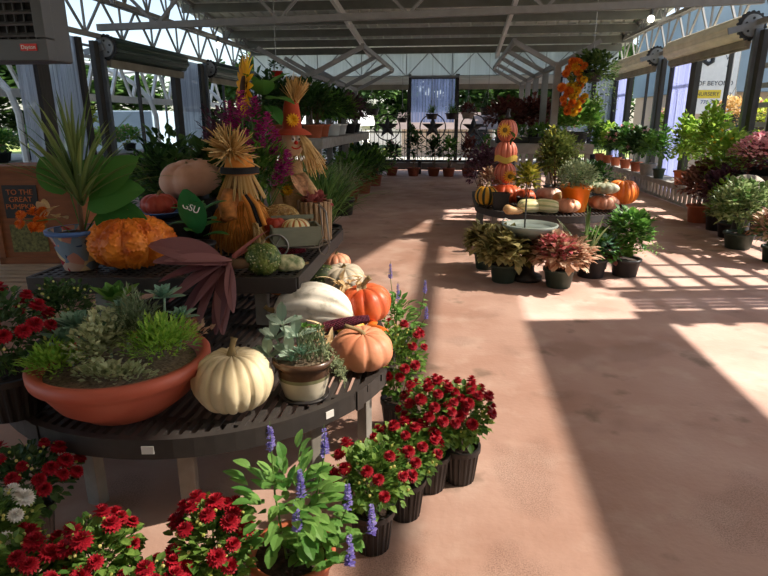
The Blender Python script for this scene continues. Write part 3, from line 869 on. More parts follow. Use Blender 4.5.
mum('red mum clump left of the blue salvia, its heads crowded together', (-0.771, 1.560, 0.300)[:2] + (0,), 23, 24, .135, .25, ph=.17, group=gB, fs=.034)
mum('low red mum at the bottom edge between the leafy mum and the crowded clump', (-0.872, 1.336, 0.300)[:2] + (0,), 24, 16, .12, .2, ph=.15, group=gB, fs=.032)
mum('white mum peeking in at the far left edge above the corner red mum', (-1.528, 1.510, 0.300)[:2] + (0,), 25, 12, .12, .24, col='white', ph=.19, fs=.036)
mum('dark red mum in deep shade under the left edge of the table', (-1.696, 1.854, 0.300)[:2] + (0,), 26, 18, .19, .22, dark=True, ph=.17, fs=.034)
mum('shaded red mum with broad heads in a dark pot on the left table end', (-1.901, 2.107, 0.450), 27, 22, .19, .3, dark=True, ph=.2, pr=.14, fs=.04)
t = COL.objects[-1]
# price sticker stands with its pot
plant('chrysanthemum', 'green budding mum without flowers behind the red clay bowl', 'potted flowers', (-2.08, 2.75, .45), (.11, .085, .16),
      [('foliage', LF['mum_shaded'], B((0, 0, .27), (.16, .16, .14), 600, .034, .022)), ('stems', M['stem_grn'], ST(.14, (0, 0, .27), (.15, .15, .12), 10, .003)),
       ('buds', FL['bud'], lambda mb, rng: [mb.sphere(V((0, 0, .27)) + V((d.x * .17, d.y * .17, d.z * .15)), .007, 5, 4) for d in (rdir(rng, 0) for _ in range(26))])], 31)

# ------------------------------------------------------------------ blue salvias
def salvia(label, loc, seed, spikes, fh=.34, fr=.17, potd=None, pm='terra', n=150):
    rng = random.Random(seed); t = thing('blue_salvia', label, 'potted flowers', loc)
    z0 = potd[2] if potd else 0
    if potd: pot(t, potd[0], potd[1], potd[2], M[pm])
    mb = MB(); st = MB()
    for (x, y, z, lx, ly) in spikes:
        fl = MB()
        a = V((rng.uniform(-.05, .05), rng.uniform(-.05, .05), z0 * .9)); b = V((x, y, z)); m = a.lerp(b, .5) + V((lx, ly, .02))
        st.tube([a, m, b], [.005, .004, .002], 5)
        for i in range(16):
            s = rng.uniform(.12, .8); q = a.lerp(m, s * 2) if s < .5 else m.lerp(b, s * 2 - 1)
            az = rng.uniform(0, 6.3); mb.bigleaf(q, (cos(az), sin(az), rng.uniform(.0, .6)), rng.uniform(.045, .085) * (1.1 - s * .45), rng.uniform(.026, .042), bend=.35, shape='oval', n=4)
        L = rng.uniform(.09, .13)
        for i in range(70):
            s = rng.uniform(0, 1); q = b + V((0, 0, -.02 + L * s)); az = rng.uniform(0, 6.3)
            fl.leaf(q, (cos(az), sin(az), .5), .022 * (1.1 - .6 * s), .013, fold=.3)
        st.tube([b, b + V((0, 0, L))], [.002, .001], 4); fl.build('flower_spike', FL['violet'], t)
    for i in range(n):
        d = rdir(rng, -.3); q = V((d.x * fr, d.y * fr, z0 + fh * .4 + d.z * fh * .42)) * rng.uniform(.75, 1)
        mb.bigleaf(q, d + V((0, 0, rng.uniform(-.2, .4))), rng.uniform(.05, .085), rng.uniform(.03, .045), bend=.35, shape='oval', n=4)
    mb.build('foliage', LF['salvia'], t); st.build('stems', M['stem_grn'], t)
    return t
salvia('blue salvia in a terracotta pot on the floor, front centre among the red mums', (-.54, 1.7, 0), 41,
       [tuple(q - o for q, o in zip(p, (-.54, 1.7, 0))) + l for p, l in (((-0.621, 1.780, 0.570), (-.02, .02)), ((-0.428, 1.800, 0.547), (.04, .02)), ((-0.489, 1.680, 0.456), (0, 0)), ((-0.491, 1.620, 0.359), (0, -.03)), ((-0.324, 1.680, 0.421), (.05, 0)), ((-0.232, 1.620, 0.376), (.08, 0)), ((-0.296, 1.550, 0.301), (.05, -.05)))], .5, .17, (.15, .12, .2), 'terra', 120)
salvia('blue salvia past the right rim of the table, spikes leaning into the aisle', (-0.374, 3.922, 0.000), 42,
       [(-.05, .05, .62, 0, 0), (.2, .06, .52, .06, 0), (.22, -.1, .38, .05, -.03), (.02, -.1, .5, 0, 0)], .36, .12, (.09, .075, .18), 'blackpot', 90)
# ------------------------------------------------------------------ things on the lower tier
ZT = .45
t = thing('succulent_bowl', 'wide terracotta coloured bowl planted with mixed succulents on the table front', 'planter', (-1.44, 2.23, ZT))
BS = 1.22
MB().lathe([(r * .95, q * BS) for r, q in [(0, 0), (.2, 0), (.215, .01), (.3, .06), (.355, .13), (.37, .155), (.395, .158), (.4, .175), (.4, .195), (.385, .205), (.36, .203), (.35, .18), (.3, .14), (.2, .13)]], 64).build('bowl', M['terra_pl'], t, smooth=True)
MB().lathe([(0, .215), (.2, .212), (.28, .205), (.325, .2)], 40).build('gravel', M['gravel'], t)
rng = random.Random(5)
def rosette(mb, rng, c, r, n=22, w=.4, lift=(5, 75)):
    for i in range(n):
        k = i / n; a = i * 2.4; e = radians(lift[0] + (lift[1] - lift[0]) * k); L = r * (1.1 - .55 * k)
        mb.bigleaf(c, (cos(a) * cos(e), sin(a) * cos(e), sin(e)), L, L * w, bend=-.05, shape='oval', n=4, fold=.2)
def clump(c, R, n, L, W, **k): return (lambda mb: bush(mb, rng, c, R, n, L, W, (0,), .2, .9, -.1, **k))
def part_(name, m, fn):
    mb = MB(); fn(mb); return mb.build(name, m, t)
part_('lime_sedum', LF['sedum'], clump((-.2, -.17, .26), (.12, .11, .09), 700, .036, .012))
part_('green_sedum', LF['sedum'], clump((.2, .0, .3), (.15, .17, .12), 1100, .042, .012))
part_('rosemary_sprigs', LF['rose'], clump((.06, .05, .34), (.1, .13, .18), 700, .042, .011))
part_('pale_stonecrop', LF['stone'], clump((-.05, -.04, .29), (.13, .2, .16), 900, .027, .024))
part_('rust_tips', LF['coleus2'], clump((.22, .22, .27), (.12, .08, .08), 80, .035, .024))
part_('grey_stonecrop', LF['stone'], clump((.08, -.2, .24), (.18, .07, .06), 380, .026, .022))
for cx_, cy_, z_, r_ in ((-.2, .02, .36, .11), (-.27, .08, .33, .12), (-.21, -.07, .32, .11), (.1, .24, .44, .1), (-.05, .14, .4, .1), (.03, .2, .33, .07), (-.08, .04, .35, .08), (.2, .2, .36, .08)):
    part_('blue_green_rosette', LF['bluegr'], lambda mb: (rosette(mb, rng, (cx_, cy_, z_), r_, 18, .46, (5, 80)), mb.tube([(cx_ * .9, cy_ * .9, .19), (cx_, cy_, z_)], .006, 5)))
part_('bright_kalanchoe', LF['mid'], lambda mb: (rosette(mb, rng, (-.12, .2, .42), .14, 16, .5, (15, 85)), mb.tube([(-.12, .2, .19), (-.12, .2, .42)], .009, 5)))
MB().box((.06, -.366, .225), (.035, .006, .016), (.2, 0, 0)).build('price_label', M['tagwhite'], t)

pumpkin('cream white pumpkin with a thick dry stem at the front of the table', (-0.937, 2.249, 0.450), .176, .29, SK['cream'], 17, .055, (.1, .016), lean=(.1, .2), seed=3)
# glazed pot
t = thing('glazed_planter', 'brown and cream glazed pot of succulents beside the cream pumpkin', 'planter', (-0.665, 2.430, 0.450), .2)
prof = [(0, 0), (.088, 0), (.095, .008), (.108, .05), (.12, .1), (.123, .118), (.128, .15), (.131, .165), (.142, .168), (.146, .185), (.142, .2), (.13, .2), (.124, .18)]
mb = MB().lathe(prof, 48); mb.m = [0 if i // 48 < 4 else (1 if i // 48 == 4 else 2) for i in range(len(mb.f))]
mb.build('pot', [M['ceramic_cream'], M['ceramic_drip'], M['ceramic_brown']], t, smooth=True)
MB().lathe([(.08, -.001), (.115, -.001), (.12, .01), (.112, .012), (.08, .006)], 40).build('saucer', M['blackpot'], t, smooth=True)
MB().disc((0, 0, .178), .126, 24).build('gravel', M['gravel'], t)
def sage(mb):
    for (x, y, z) in ((-.09, 0, .37), (-.13, .03, .29), (-.03, .02, .3), (-.16, -.02, .22), (-.06, -.05, .24)):
        mb.tube([(-.03, 0, .17), (x * .8, y, (z + .17) / 2), (x, y, z)], .0045, 5)
        for k in range(5):
            a = k * 2.2; mb.bigleaf((x, y, z - .02), (cos(a), sin(a), .45), .1, .058, bend=.1, shape='oval', n=4)
        mb.bigleaf((x, y, z), (0, .1, 1), .09, .05, bend=.05, shape='oval', n=4)
part_('sage_leaves', LF['sage'], sage)
part_('green_rosette', LF['bluegr'], lambda mb: (rosette(mb, rng, (.0, -.05, .22), .075, 24, .22, (15, 75)), rosette(mb, rng, (-.05, -.07, .2), .06, 20, .2, (15, 75))))
part_('upright_sprigs', LF['rose'], lambda mb: [mb.leaf((rng.uniform(-.02, .1), rng.uniform(-.07, .08), rng.uniform(.18, .3)), (rng.uniform(-.3, .5), rng.uniform(-.4, .4), 1), .035, .008) for _ in range(420)])
part_('trailing_sprigs', LF['greygr'], lambda mb: [mb.leaf((.1 + .09 * s, rng.uniform(-.08, .06), .22 - .12 * s + rng.uniform(-.03, .04)), rdir(rng, -1), .022, .008) for s in (rng.uniform(0, 1) for _ in range(380))])
part_('jade_leaves', LF['mid'], lambda mb: [rosette(mb, rng, (x, y, z), .04, 8, .7, (20, 70)) for x, y, z in ((.02, .07, .28), (.05, .06, .25), (-.0, .09, .3), (.06, .09, .29))])

def hub_st(u, s): return 1 if (u * 9) % 1 < .06 else 0
t = thing('hubbard_squash', 'large pale grey white squash lying on its side behind the glazed pot', 'squash', (-.8, 3.3, ZT), .1)
long_gourd_mb([(-.27, -.02, .13), (-.2, 0, .14), (-.05, .01, .152), (.08, .0, .14), (.17, -.01, .11), (.225, -.02, .09)], [.01, .1, .15, .13, .08, .01], 9, 54, .1).build('body', SK['white'], t, smooth=True)
MB().tube([(-.265, -.02, .13), (-.3, -.03, .14), (-.32, -.03, .16)], [.02, .014, .016], 7).build('stem', M['stem'], t)
pumpkin('salmon pink flat pumpkin on the right rim of the table', (-0.446, 2.783, 0.450), .165, .215, SK['coral'], 10, .06, (.075, .012), seed=4, lean=(-1.2, -.5), tilt=(.12, .06))
pumpkin('shiny red orange pumpkin with a dry stalk behind the white squash', (-0.514, 3.473, 0.450), .165, .26, SK['redor'], 9, .1, (.09, .018), seed=6, tilt=(.1, -.12), lean=(.6, .1))
pumpkin('flat grey beige pumpkin at the back right of the lower table', (-0.812, 4.227, 0.450), .17, .19, SK['grey'], 11, .09, (.04, .016), seed=7, tilt=(.15, .0))
pumpkin('small peach ribbed pumpkin farthest back on the lower table', (-0.970, 4.702, 0.450), .125, .17, SK['peach'], 11, .12, (.04, .012), seed=8)
pumpkin('orange ribbed pumpkin half hidden under the corner of the raised shelf', (-1.25, 4.0, ZT), .12, .16, SK['orange'], 11, .11, (.04, .012), seed=18)
t = thing('acorn_squash', 'dark green squash under the raised shelf beside the grey beige pumpkin', 'squash', (-0.975, 4.180, 0.450), .4)
long_gourd_mb([(-.16, 0, .09), (-.1, 0, .095), (0, 0, .1), (.1, 0, .09), (.15, 0, .08)], [.01, .07, .095, .07, .01], 9, 36, .14).build('body', SK['dkgreen'], t, smooth=True)
MB().tube([(-.155, 0, .09), (-.2, 0, .1)], [.014, .01], 6).build('stem', M['stem'], t)
t = thing('crookneck_gourd', 'orange crookneck gourd curving along the right rim behind the salmon pumpkin', 'gourd', (-.42, 3.22, ZT), 1.9)
long_gourd_mb([(-.2, -.03, .05), (-.14, 0, .055), (-.04, .03, .045), (.06, .03, .036), (.14, 0, .03), (.17, -.03, .03)], [.01, .05, .048, .03, .024, .008], 0, 20).build('body', SK['orange'], t, smooth=True)
MB().tube([(.17, -.03, .03), (.2, -.05, .035)], [.009, .006], 6).build('stem', M['stem'], t)
t = thing('turban_gourd', 'small orange yellow gourd wedged between the white squash and the purple corn', 'gourd', (-0.568, 3.180, 0.450), .3)
long_gourd_mb([(-.09, 0, .06), (-.05, 0, .062), (.03, 0, .06), (.09, 0, .05)], [.01, .055, .055, .01], 7, 28, .08).build('body', SK['yellow'], t, smooth=True)
MB().tube([(.088, 0, .05), (.12, .01, .06)], [.01, .007], 6).build('stem', M['stem'], t)
cob('indian_corn', 'purple ear of dried corn with a pale husk in front of the red orange pumpkin', (-.62, 3.0, ZT + .14), (-.07, -.03, 0), (.17, .07, .03), .028, SK['cob_pur'])
# loose dry husk at the red pumpkin's stalk
t = thing('dried_husk', 'pale dried corn husk tangled round the stalk of the red orange pumpkin', 'corn husk', (-.62, 3.5, ZT + .26))
rng = random.Random(9); mb = MB()
for k in range(26): mb.bigleaf((rng.uniform(-.1, .1), rng.uniform(-.05, .05), rng.uniform(-.04, .02)), rdir(rng, -.3), rng.uniform(.06, .14), .04, bend=.5, shape='strap')
mb.build('leaves', LF['dryhusk'], t)
t2_ = thing('dried_husk', 'pale dried corn husk lying against the glazed pot and the salmon pumpkin', 'corn husk', (-.66, 2.86, ZT + .1))
mb = MB()
for k in range(18): mb.bigleaf((rng.uniform(-.06, .06), rng.uniform(-.05, .05), rng.uniform(-.04, .02)), rdir(rng, -.2), rng.uniform(.06, .13), .035, bend=.5, shape='strap')
mb.build('leaves', LF['dryhusk'], t2_)

# ------------------------------------------------------------------ things on the raised tier
ZU = .8
pumpkin('warty bright orange pumpkin at the front left of the raised shelf', (-2.002, 3.358, 0.800), .26, .335, SK['orange_warty'], 10, .1, (.06, .028), warts=.014, seed=2, u=280, v=120, lean=(.1, .3), dip=.12)
# tapered mosaic pot with spike plant
def mosaic():
    m, nt, out = nodes('mosaic_glaze'); L = nt.links
    b = N(nt, 'ShaderNodeBsdfPrincipled'); L.new(b.outputs[0], out.inputs[0]); b.inputs['Roughness'].default_value = .25
    tc = N(nt, 'ShaderNodeTexCoord'); vo = N(nt, 'ShaderNodeTexVoronoi'); vo.inputs['Scale'].default_value = 16; L.new(tc.outputs['Object'], vo.inputs['Vector'])
    r = N(nt, 'ShaderNodeValToRGB'); r.color_ramp.interpolation = 'CONSTANT'; e = r.color_ramp.elements
    e[0].color = lin('7d93a8') + (1,); e[1].position = .35; e[1].color = lin('c9a99a') + (1,)
    for p, c in ((.5, 'a8343e'), (.62, 'c98f80'), (.74, '3f567a'), (.86, 'd8c49a')):
        x = e.new(p); x.color = lin(c) + (1,)
    sp = N(nt, 'ShaderNodeSeparateColor'); L.new(vo.outputs['Color'], sp.inputs[0]); L.new(sp.outputs[0], r.inputs[0]); L.new(r.outputs[0], b.inputs['Base Color'])
    return m
t = thing('spike_planter', 'flared mosaic pot with spiky dracaena and orange blooms, left end of the raised shelf', 'planter', (-2.32, 3.3, ZU))
MB().lathe([(0, 0), (.095, 0), (.1, .01), (.14, .18), (.155, .22), (.17, .225), (.172, .25), (.155, .25), (.14, .22)], 6 * 6).build('pot', mosaic(), t)
MB().lathe([(.156, .225), (.176, .228), (.178, .252), (.156, .254)], 36).build('rim_band', M['bluecurt'], t, smooth=True)
MB().disc((0, 0, .22), .145).build('soil', M['soil'], t)
rng = random.Random(77); mb = MB()
for i in range(62):
    az = rng.uniform(0, 2 * pi); lf = rng.uniform(25, 88); mb.blade((.06 + rng.uniform(-.012, .012), rng.uniform(-.012, .012), .44 + rng.uniform(-.05, .05)), az, rng.uniform(.45, .68), .03, lf, rng.uniform(5, 50), 6)
mb.build('spike_leaves', LF['spike'], t)
MB().tube([(.04, 0, .2), (.05, 0, .44)], [.016, .013], 8).build('trunk', M['twig'], t)
mb = MB()
for p, d, L, W in (((.1, .02, .42), (.85, .0, .25), .36, .32), ((.12, .06, .48), (.65, .2, .6), .34, .3), ((-.04, .05, .48), (-.55, .1, .6), .3, .26), ((.16, .02, .36), (.8, -.1, -.25), .36, .3), ((.0, .1, .46), (.1, .5, .7), .32, .28)):
    mb.bigleaf(p, d, L, W, up=(.1, -.8, .7), bend=.15, shape='heart', n=8, fold=.06); mb.tube([(.04, 0, .2), p], .004, 4)
mb.build('broad_leaves', LF['broad'], t)
for i in range(13):
    h = flower_src(('orange', .034), t); h.name = 'orange_bloom'
    h.location = (-.1 - .11 * rng.random(), -.17 + .2 * rng.random() - .05, .27 + .12 * rng.random()); h.rotation_euler = (rng.uniform(.3, 1.4), rng.uniform(-1, .2), rng.uniform(0, 6))
part_('peach_leaves', LF['dryhusk'], lambda mb: [mb.bigleaf((rng.uniform(-.14, .0), -.12 + rng.uniform(-.05, .05), .34), rdir(rng, .0), .12, .055, bend=.3, shape='oval') for _ in range(6)])
part_('flower_stems', M['stem_grn'], lambda mb: [mb.tube([(-.02, 0, .2), (-.08, -.06, .32), (-.14 - .05 * k, -.15, .32)], .003, 4) for k in range(3)])

pumpkin('dusty pink pumpkin on the dark box at the back of the raised shelf', (-2.06, 4.45, 1.11), .25, .3, SK['pinkw'], 7, .09, (.02, .02), seed=12, tilt=(.2, -.06))
t = thing('serving_tray', 'blue tray holding the dull red pumpkin behind the warty orange one', 'tray', (-2.16, 4.05, 1.0), .2)
MB().lathe([(0, .0), (.1, 0), (.17, .045), (.18, .05), (.175, .056), (.1, .012), (0, .01)], 32).build('body', M['bluecurt'], t, smooth=True)
MB().lathe([(0, -.0), (.11, -.0), (.115, .012), (.1, .012)], 24).build('base_ring', M['black'], t, smooth=True)
pumpkin('dull red pumpkin resting in the blue tray', (-2.16, 4.05, 1.015), .135, .17, SK['red'], 10, .1, (.05, .012), seed=13)
# leafy plant with scribbled leaf
t = thing('leafy_plant', 'green leafy plant with a white scribble on its front leaf, below the pink pumpkin', 'potted plant', (-1.66, 3.6, ZU))
pot(t, .1, .08, .12, M['blackpot'])
mb = MB(); rng = random.Random(4)
for k in range(11):
    a = k * 2.4; e = rng.uniform(.2, 1.0); mb.bigleaf((.03 * cos(a), .03 * sin(a), .16 + .02 * k), (cos(a), sin(a), e), .17, .1, bend=.3, shape='oval', n=7)
mb.build('leaves', LF['broad'], t)
mb = MB(); mb.bigleaf((.05, -.1, .2), (-.12, -.2, 1), .3, .18, up=(0, -1, .2), bend=-.05, shape='oval', n=8, fold=.03); lf_ = mb.build('front_leaf', mat('deep_green_leaf', '2f7d46', .3, .12, 12), t)
def text(body, size, m, parent, loc, rot, name='lettering', depth=.002, align='CENTER', spacing=1.0):
    c = bpy.data.curves.new(name, 'FONT'); c.body = body; c.size = size; c.extrude = depth; c.align_x = align; c.align_y = 'CENTER'; c.space_line = spacing
    o = bpy.data.objects.new(name, c); COL.objects.link(o); dg = bpy.context.evaluated_depsgraph_get()
    me = bpy.data.meshes.new_from_object(o.evaluated_get(dg)); bpy.data.objects.remove(o)
    o = bpy.data.objects.new(name, me); COL.objects.link(o); me.materials.clear(); me.materials.append(m); o.parent = parent; o.location = loc; o.rotation_euler = rot
    return o
text('GSU', .06, M['tagwhite'], lf_, (.03, -.148, .37), (1.36, .35, 0))

# raffia scarecrow
def raffia(mb, rng, c, n, L, d0, spread, w=.007, droop=.1, dr=.02):
    d0 = V(d0)
    for _ in range(n):
        d = (d0 + V((rng.uniform(-1, 1), rng.uniform(-1, 1), rng.uniform(-1, 1))) * spread).normalized(); l = L * rng.uniform(.6, 1.1)
        a = V(c) + V((rng.uniform(-dr, dr), rng.uniform(-dr, dr), rng.uniform(-dr, dr)))
        mid = a + d * l * .5; e = a + d * l - V((0, 0, droop * l)); mb.tube([a, mid, e], [w * .5, w * .5, w * .2], 3)
rng = random.Random(21)
t = thing('straw_scarecrow', 'straw bodied scarecrow with bristling straw hair and a black hat band', 'scarecrow', (-1.48, 3.95, ZU))
MB().lathe([(0, 0), (.15, 0), (.2, .08), (.205, .19), (.16, .29), (.09, .36), (0, .38)], 24).build('body', M['felt_orange'], t, smooth=True)
mb = MB()
for i in range(420):
    a = rng.uniform(0, 2 * pi); h0 = rng.uniform(.16, .36); r0 = .205 - .55 * max(0, h0 - .2)
    p = V((r0 * cos(a), r0 * sin(a), h0)); e = V(((.212 + rng.uniform(-.01, .03)) * cos(a + rng.uniform(-.2, .2)), (.215) * sin(a), max(.0, h0 - rng.uniform(.14, .24)))); mb.tube([p, p.lerp(e, .5) + V((cos(a), sin(a), 0)) * .012, e], [.004, .004, .002], 3)
mb.build('straw_skirt', LF.get('x') or M['straw_dk'], t)
plaid = M['felt_orange']
mb = MB(); mb.tube([(-.04, -.08, .42), (-.05, -.14, .33), (-.02, -.2, .25)], [.06, .065, .05], 12); mb.build('bow_front', mat('autumn_plaid', 'b5743a', .9, .6, 18), t, smooth=True)
mb = MB()
for k in range(3): mb.tube([(.02 + .028 * k, -.1, .44 - .01 * k), (.11 + .03 * k, -.17, .34), (.17 + .03 * k, -.22, .2 + .01 * k)], [.014, .017, .016], 8, k % 2)
mb.build('striped_arm', [M['felt_orange'], M['felt_black']], t, smooth=True)
mb = MB(); raffia(mb, rng, (.17, -.22, .22), 90, .2, (.25, -.15, -1), .3, .007); mb.build('straw_hand', M['straw'], t)
MB().sphere((0, 0, .5), (.095, .095, .11), 16, 10).build('head', M['burlap'], t, smooth=True)
mb = MB()
for i in range(110):
    a = rng.uniform(0, 6.3); p = V((.09 * cos(a), .09 * sin(a), .53)); mb.tube([p, p + V((.05 * cos(a), .05 * sin(a), -.1)), p + V((.08 * cos(a), .08 * sin(a), -.16))], [.006, .006, .003], 3)
mb.build('straw_beard', M['straw'], t)
h = MB().lathe([(.13, .54), (.115, .56), (.1, .6), (.085, .66), (0, .67)], 20, sx=1, sy=1).build('hat', M['felt_orange'], t, smooth=True)
MB().lathe([(.135, .545), (.132, .585), (.118, .59), (.12, .545)], 24).build('hat_band', M['felt_black'], h, smooth=True)
mb = MB(); raffia(mb, rng, (-.04, -.03, .69), 240, .19, (-.1, -.25, .6), 1.0, .014, .02, .03); mb.build('straw_hair', M['straw'], t)

# scarecrow with tall red hat
t = thing('scarecrow_doll', 'scarecrow doll with a tall rust red hat and painted face on the raised shelf', 'scarecrow', (-1.25, 4.52, ZU))
MB().lathe([(0, 0), (.13, 0), (.14, .1), (.12, .3), (.08, .48), (.05, .6), (0, .6)], 20).build('coat', M['burlap'], t, smooth=True)
mb = MB(); mb.tube([(.06, -.02, .48), (.15, -.06, .36), (.2, -.08, .2)], [.045, .05, .045], 10); mb.tube([(-.06, -.02, .48), (-.13, -.08, .36), (-.1, -.13, .25)], [.045, .05, .045], 10); mb.build('sleeves', M['burlap'], t, smooth=True)
mb = MB(); mb.bigleaf((.02, -.1, .5), (.6, -.5, -.5), .2, .14, shape='oval'); mb.bigleaf((-.02, -.1, .5), (-.6, -.5, -.4), .18, .12, shape='oval'); mb.build('collar', mat('check_cloth', 'b3825e', .9, .5, 30), t)
MB().box((-.02, -.135, .14), (.05, .02, .16)).box((.06, -.13, .12), (.05, .02, .16)).build('trousers', M['white'], t)
MB().sphere((0, 0, .74), (.085, .09, .12), 18, 12).build('head', mat('face_cloth', 'dfc3a0', .9, .05), t, smooth=True)
fc = MB(); mm_ = []
def fpt(az, el, r=1.0): return V((.085 * cos(az) * cos(el) * r, .09 * sin(az) * cos(el) * r, .74 + .12 * sin(el) * r))
mb = MB()
for az in (-1.25, -.75): mb.sphere(fpt(az, .18, 1.0), (.017, .017, .026), 8, 6, 0); mb.sphere(fpt(az, .15, 1.12), .009, 6, 5, 1)
mb.build('eyes', [M['white'], M['black']], t)
mb = MB(); mb.sphere(fpt(-1.0, -.05, 1.05), .016, 8, 6); mb.tube([fpt(-1.4, -.3, 1.02), fpt(-1.2, -.42, 1.02), fpt(-.95, -.45, 1.02), fpt(-.7, -.4, 1.02), fpt(-.5, -.28, 1.02)], .005, 5); mb.build('nose_and_smile', M['red_badge'], t)
mb = MB(); rng = random.Random(3)
for i in range(170):
    a = rng.uniform(-.7, 3.6) ; p = V((.08 * cos(a), .085 * sin(a), .8 - rng.uniform(0, .06))); o = V((cos(a), sin(a), 0)); L = rng.uniform(.16, .3)
    mb.tube([p, p + o * .06 + V((0, 0, -.06)), p + o * rng.uniform(.08, .2) + V((0, 0, -L))], [.006, .006, .003], 3)
mb.build('straw_hair', M['straw'], t)
hat = MB().lathe([(.15, .79), (.145, .8), (.1, .83), (.075, .84), (.07, .9), (.066, .96), (.055, 1.02), (.045, 1.05), (0, 1.06)], 24).build('hat', M['felt_red'], t, smooth=True)
mb = MB(); raffia(mb, rng, (.03, 0, 1.03), 120, .19, (.15, -.05, 1), .6, .009, 0, .02); mb.build('straw_tuft', M['straw'], hat)
fs_ = flower_mesh(.055, [(0, 14, 5, 1), (1, 12, 30, .8), (2, 8, 60, .4)], .35).build('hat_flower', FL['yellow'], hat, loc=(.03, -.08, .9)); fs_.rotation_euler = (1.4, 0, .3)
fs_ = flower_mesh(.05, [(0, 14, 5, 1), (1, 12, 30, .8)], .35).build('coat_flower', FL['yellow'], t, loc=(-.02, -.14, .38)); fs_.rotation_euler = (1.5, 0, 0)

# sunflower with big leaves
t = thing('sunflower', 'tall sunflower seen edge on beside a cluster of big leaves', 'flower', (-1.58, 4.55, ZU))
MB().tube([(.02, 0, 0), (.03, 0, .5), (.0, 0, 1.0), (.0, -.08, 1.16)], [.012, .011, .01, .008], 6).tube([(.02, 0, 0), (.08, 0, .5), (.14, 0, .95)], [.01, .009, .007], 6).build('stalk', M['stem_grn'], t)
hd = bpy.data.objects.new('bloom', None); bpy.data.objects.remove(hd)
mb = MB()
for k, (n, L, lf) in enumerate(((20, .19, 2), (18, .17, 14))):
    for i in range(n):
        a = 2 * pi * (i + .5 * k) / n; e = radians(lf); mb.bigleaf((.06 * cos(a), .06 * sin(a), .004 * k), (cos(a) * cos(e), sin(a) * cos(e), sin(e)), L, .05, bend=.1, shape='oval', n=4)
pet = mb.build('petals', FL['yellow'], t, loc=(-.0, -.1, 1.14)); pet.rotation_euler = V((-.86, -.5, .12)).to_track_quat('Z', 'Y').to_euler()
MB().lathe([(0, -.02), (.06, -.02), (.085, .0), (.075, .025), (.03, .035), (0, .03)], 20).build('seed_disc', mat('seed_disc', '4a2f18', .9, .4, 60), pet, smooth=True)
mb = MB()
for p, d, L in (((.13, -.02, .98), (.2, -.6, .5), .24), ((.12, .02, 1.0), (-.4, -.4, .8), .2), ((.16, 0, .95), (.8, -.3, .1), .24), ((.12, 0, .9), (.1, -.8, -.5), .24), ((.14, 0, 1.02), (.6, .2, .7), .22), ((.1, 0, .88), (-.6, -.5, -.3), .22), ((.15, 0, .9), (.7, -.5, -.4), .2)):
    mb.bigleaf(p, d, L, L * .85, bend=.3, shape='heart', n=7)
lv = mb.build('leaves', LF['broad'], t); lv.location = (.02, -.12, .1)

# celosia
rng = random.Random(14); t = thing('celosia', 'magenta plumed celosia in a pot between the two scarecrows', 'potted flowers', (-1.52, 4.28, ZU))
pot(t, .12, .09, .18, M['blackpot'])
sp = []
for x, y, z in ((-.13, .0, .86), (-.02, -.05, .93), (.05, .02, .9), (-.07, .03, .8), (.16, -.05, .78), (.2, .0, .66), (.1, -.05, .72), (.24, -.1, .45), (.02, -.1, .66), (.3, -.08, .52)):
    sp.append(((x, y, z - .02), (x * 1.06, y, z + .17)))
for s_ in sp: part_('plume', FL['magenta'], lambda mb: SPK([s_], .2, .055, 150, .04, .022)(mb, rng))
part_('foliage', LF['mid'], lambda mb: bush(mb, rng, (.04, -.02, .5), (.28, .22, .32), 760, .08, .026, (0,), .3, .5))
part_('stems', M['stem_grn'], lambda mb: [mb.tube([(0, 0, .16), (a[0] * .6, a[1], a[2] * .6), a], .005, 4) for a, b in sp])
plant('leafy_plant', 'dark leafy filler plant behind the straw scarecrow at the left of the celosia', 'potted plant', (-1.95, 4.62, ZU), (.12, .09, .16), [('foliage', LF['dark'], B((0, 0, .42), (.24, .2, .28), 340, .1, .06))], 15)

# wheelbarrow with its load
t = thing('toy_wheelbarrow', 'sage green wooden toy wheelbarrow on the right side of the raised shelf', 'wheelbarrow', (-1.08, 3.86, ZU), .4)
mb = MB()
mb.bar((-.16, -.11, .14), (.16, -.11, .14), .015, .13).bar((-.16, .11, .14), (.16, .11, .14), .015, .13).bar((-.16, -.11, .14), (-.16, .11, .14), .015, .13).bar((.16, -.11, .14), (.16, .11, .14), .015, .13).box((0, 0, .082), (.33, .22, .014))
mb.build('tray', M['sage_wood'], t)
mb = MB(); n = 24; mb.tube([(-.2 + .085 * cos(2 * pi * i / n), -.0, .085 + .08 * sin(2 * pi * i / n)) for i in range(n)], .006, 6, closed=True)
for k in range(6): mb.tube([(-.2, 0, .085), (-.2 + .08 * cos(k * pi / 3), 0, .085 + .08 * sin(k * pi / 3))], .0035, 5)
wsrc = mb.build('wheel', M['wire'], t); wsrc.location = (.05, -.125, 0)
for s in (-1, 1):
    MB().tube([(-.1, s * .1, .07), (.12, s * .12, .06), (.22, s * .12, .09), (.2, s * .12, .3), (.19, s * .1, .32)], .007, 6).build('handle', M['wire'], t, smooth=True)
    MB().tube([(.18 + .035 * cos(a), s * .125, .06 + .055 * sin(a)) for a in [2 * pi * i / 14 for i in range(14)]], .004, 5, closed=True).build('leg_hoop', M['wire'], t)
MB().tube([(.19, -.1, .32), (.19, .1, .32)], .007, 6).build('crossbar', M['wire'], t)
MB().box((.0, .1, .24), (.3, .015, .03)).build('back_rail', M['sage_wood'], t)
pumpkin('small white pumpkin with orange stripes riding in the toy wheelbarrow', (-1.07, 3.87, .91), .1, .14, [SK['ivory'], SK['orange_st']], 12, .06, (.02, .008), stripe=lambda f, v, i: 1 if f < .2 or f > .85 else 0, seed=31)
pumpkin('small glossy red pumpkin piled at the left end of the wheelbarrow', (-1.23, 3.9, .93), .08, .12, SK['red'], 8, .09, (.03, .008), seed=32)
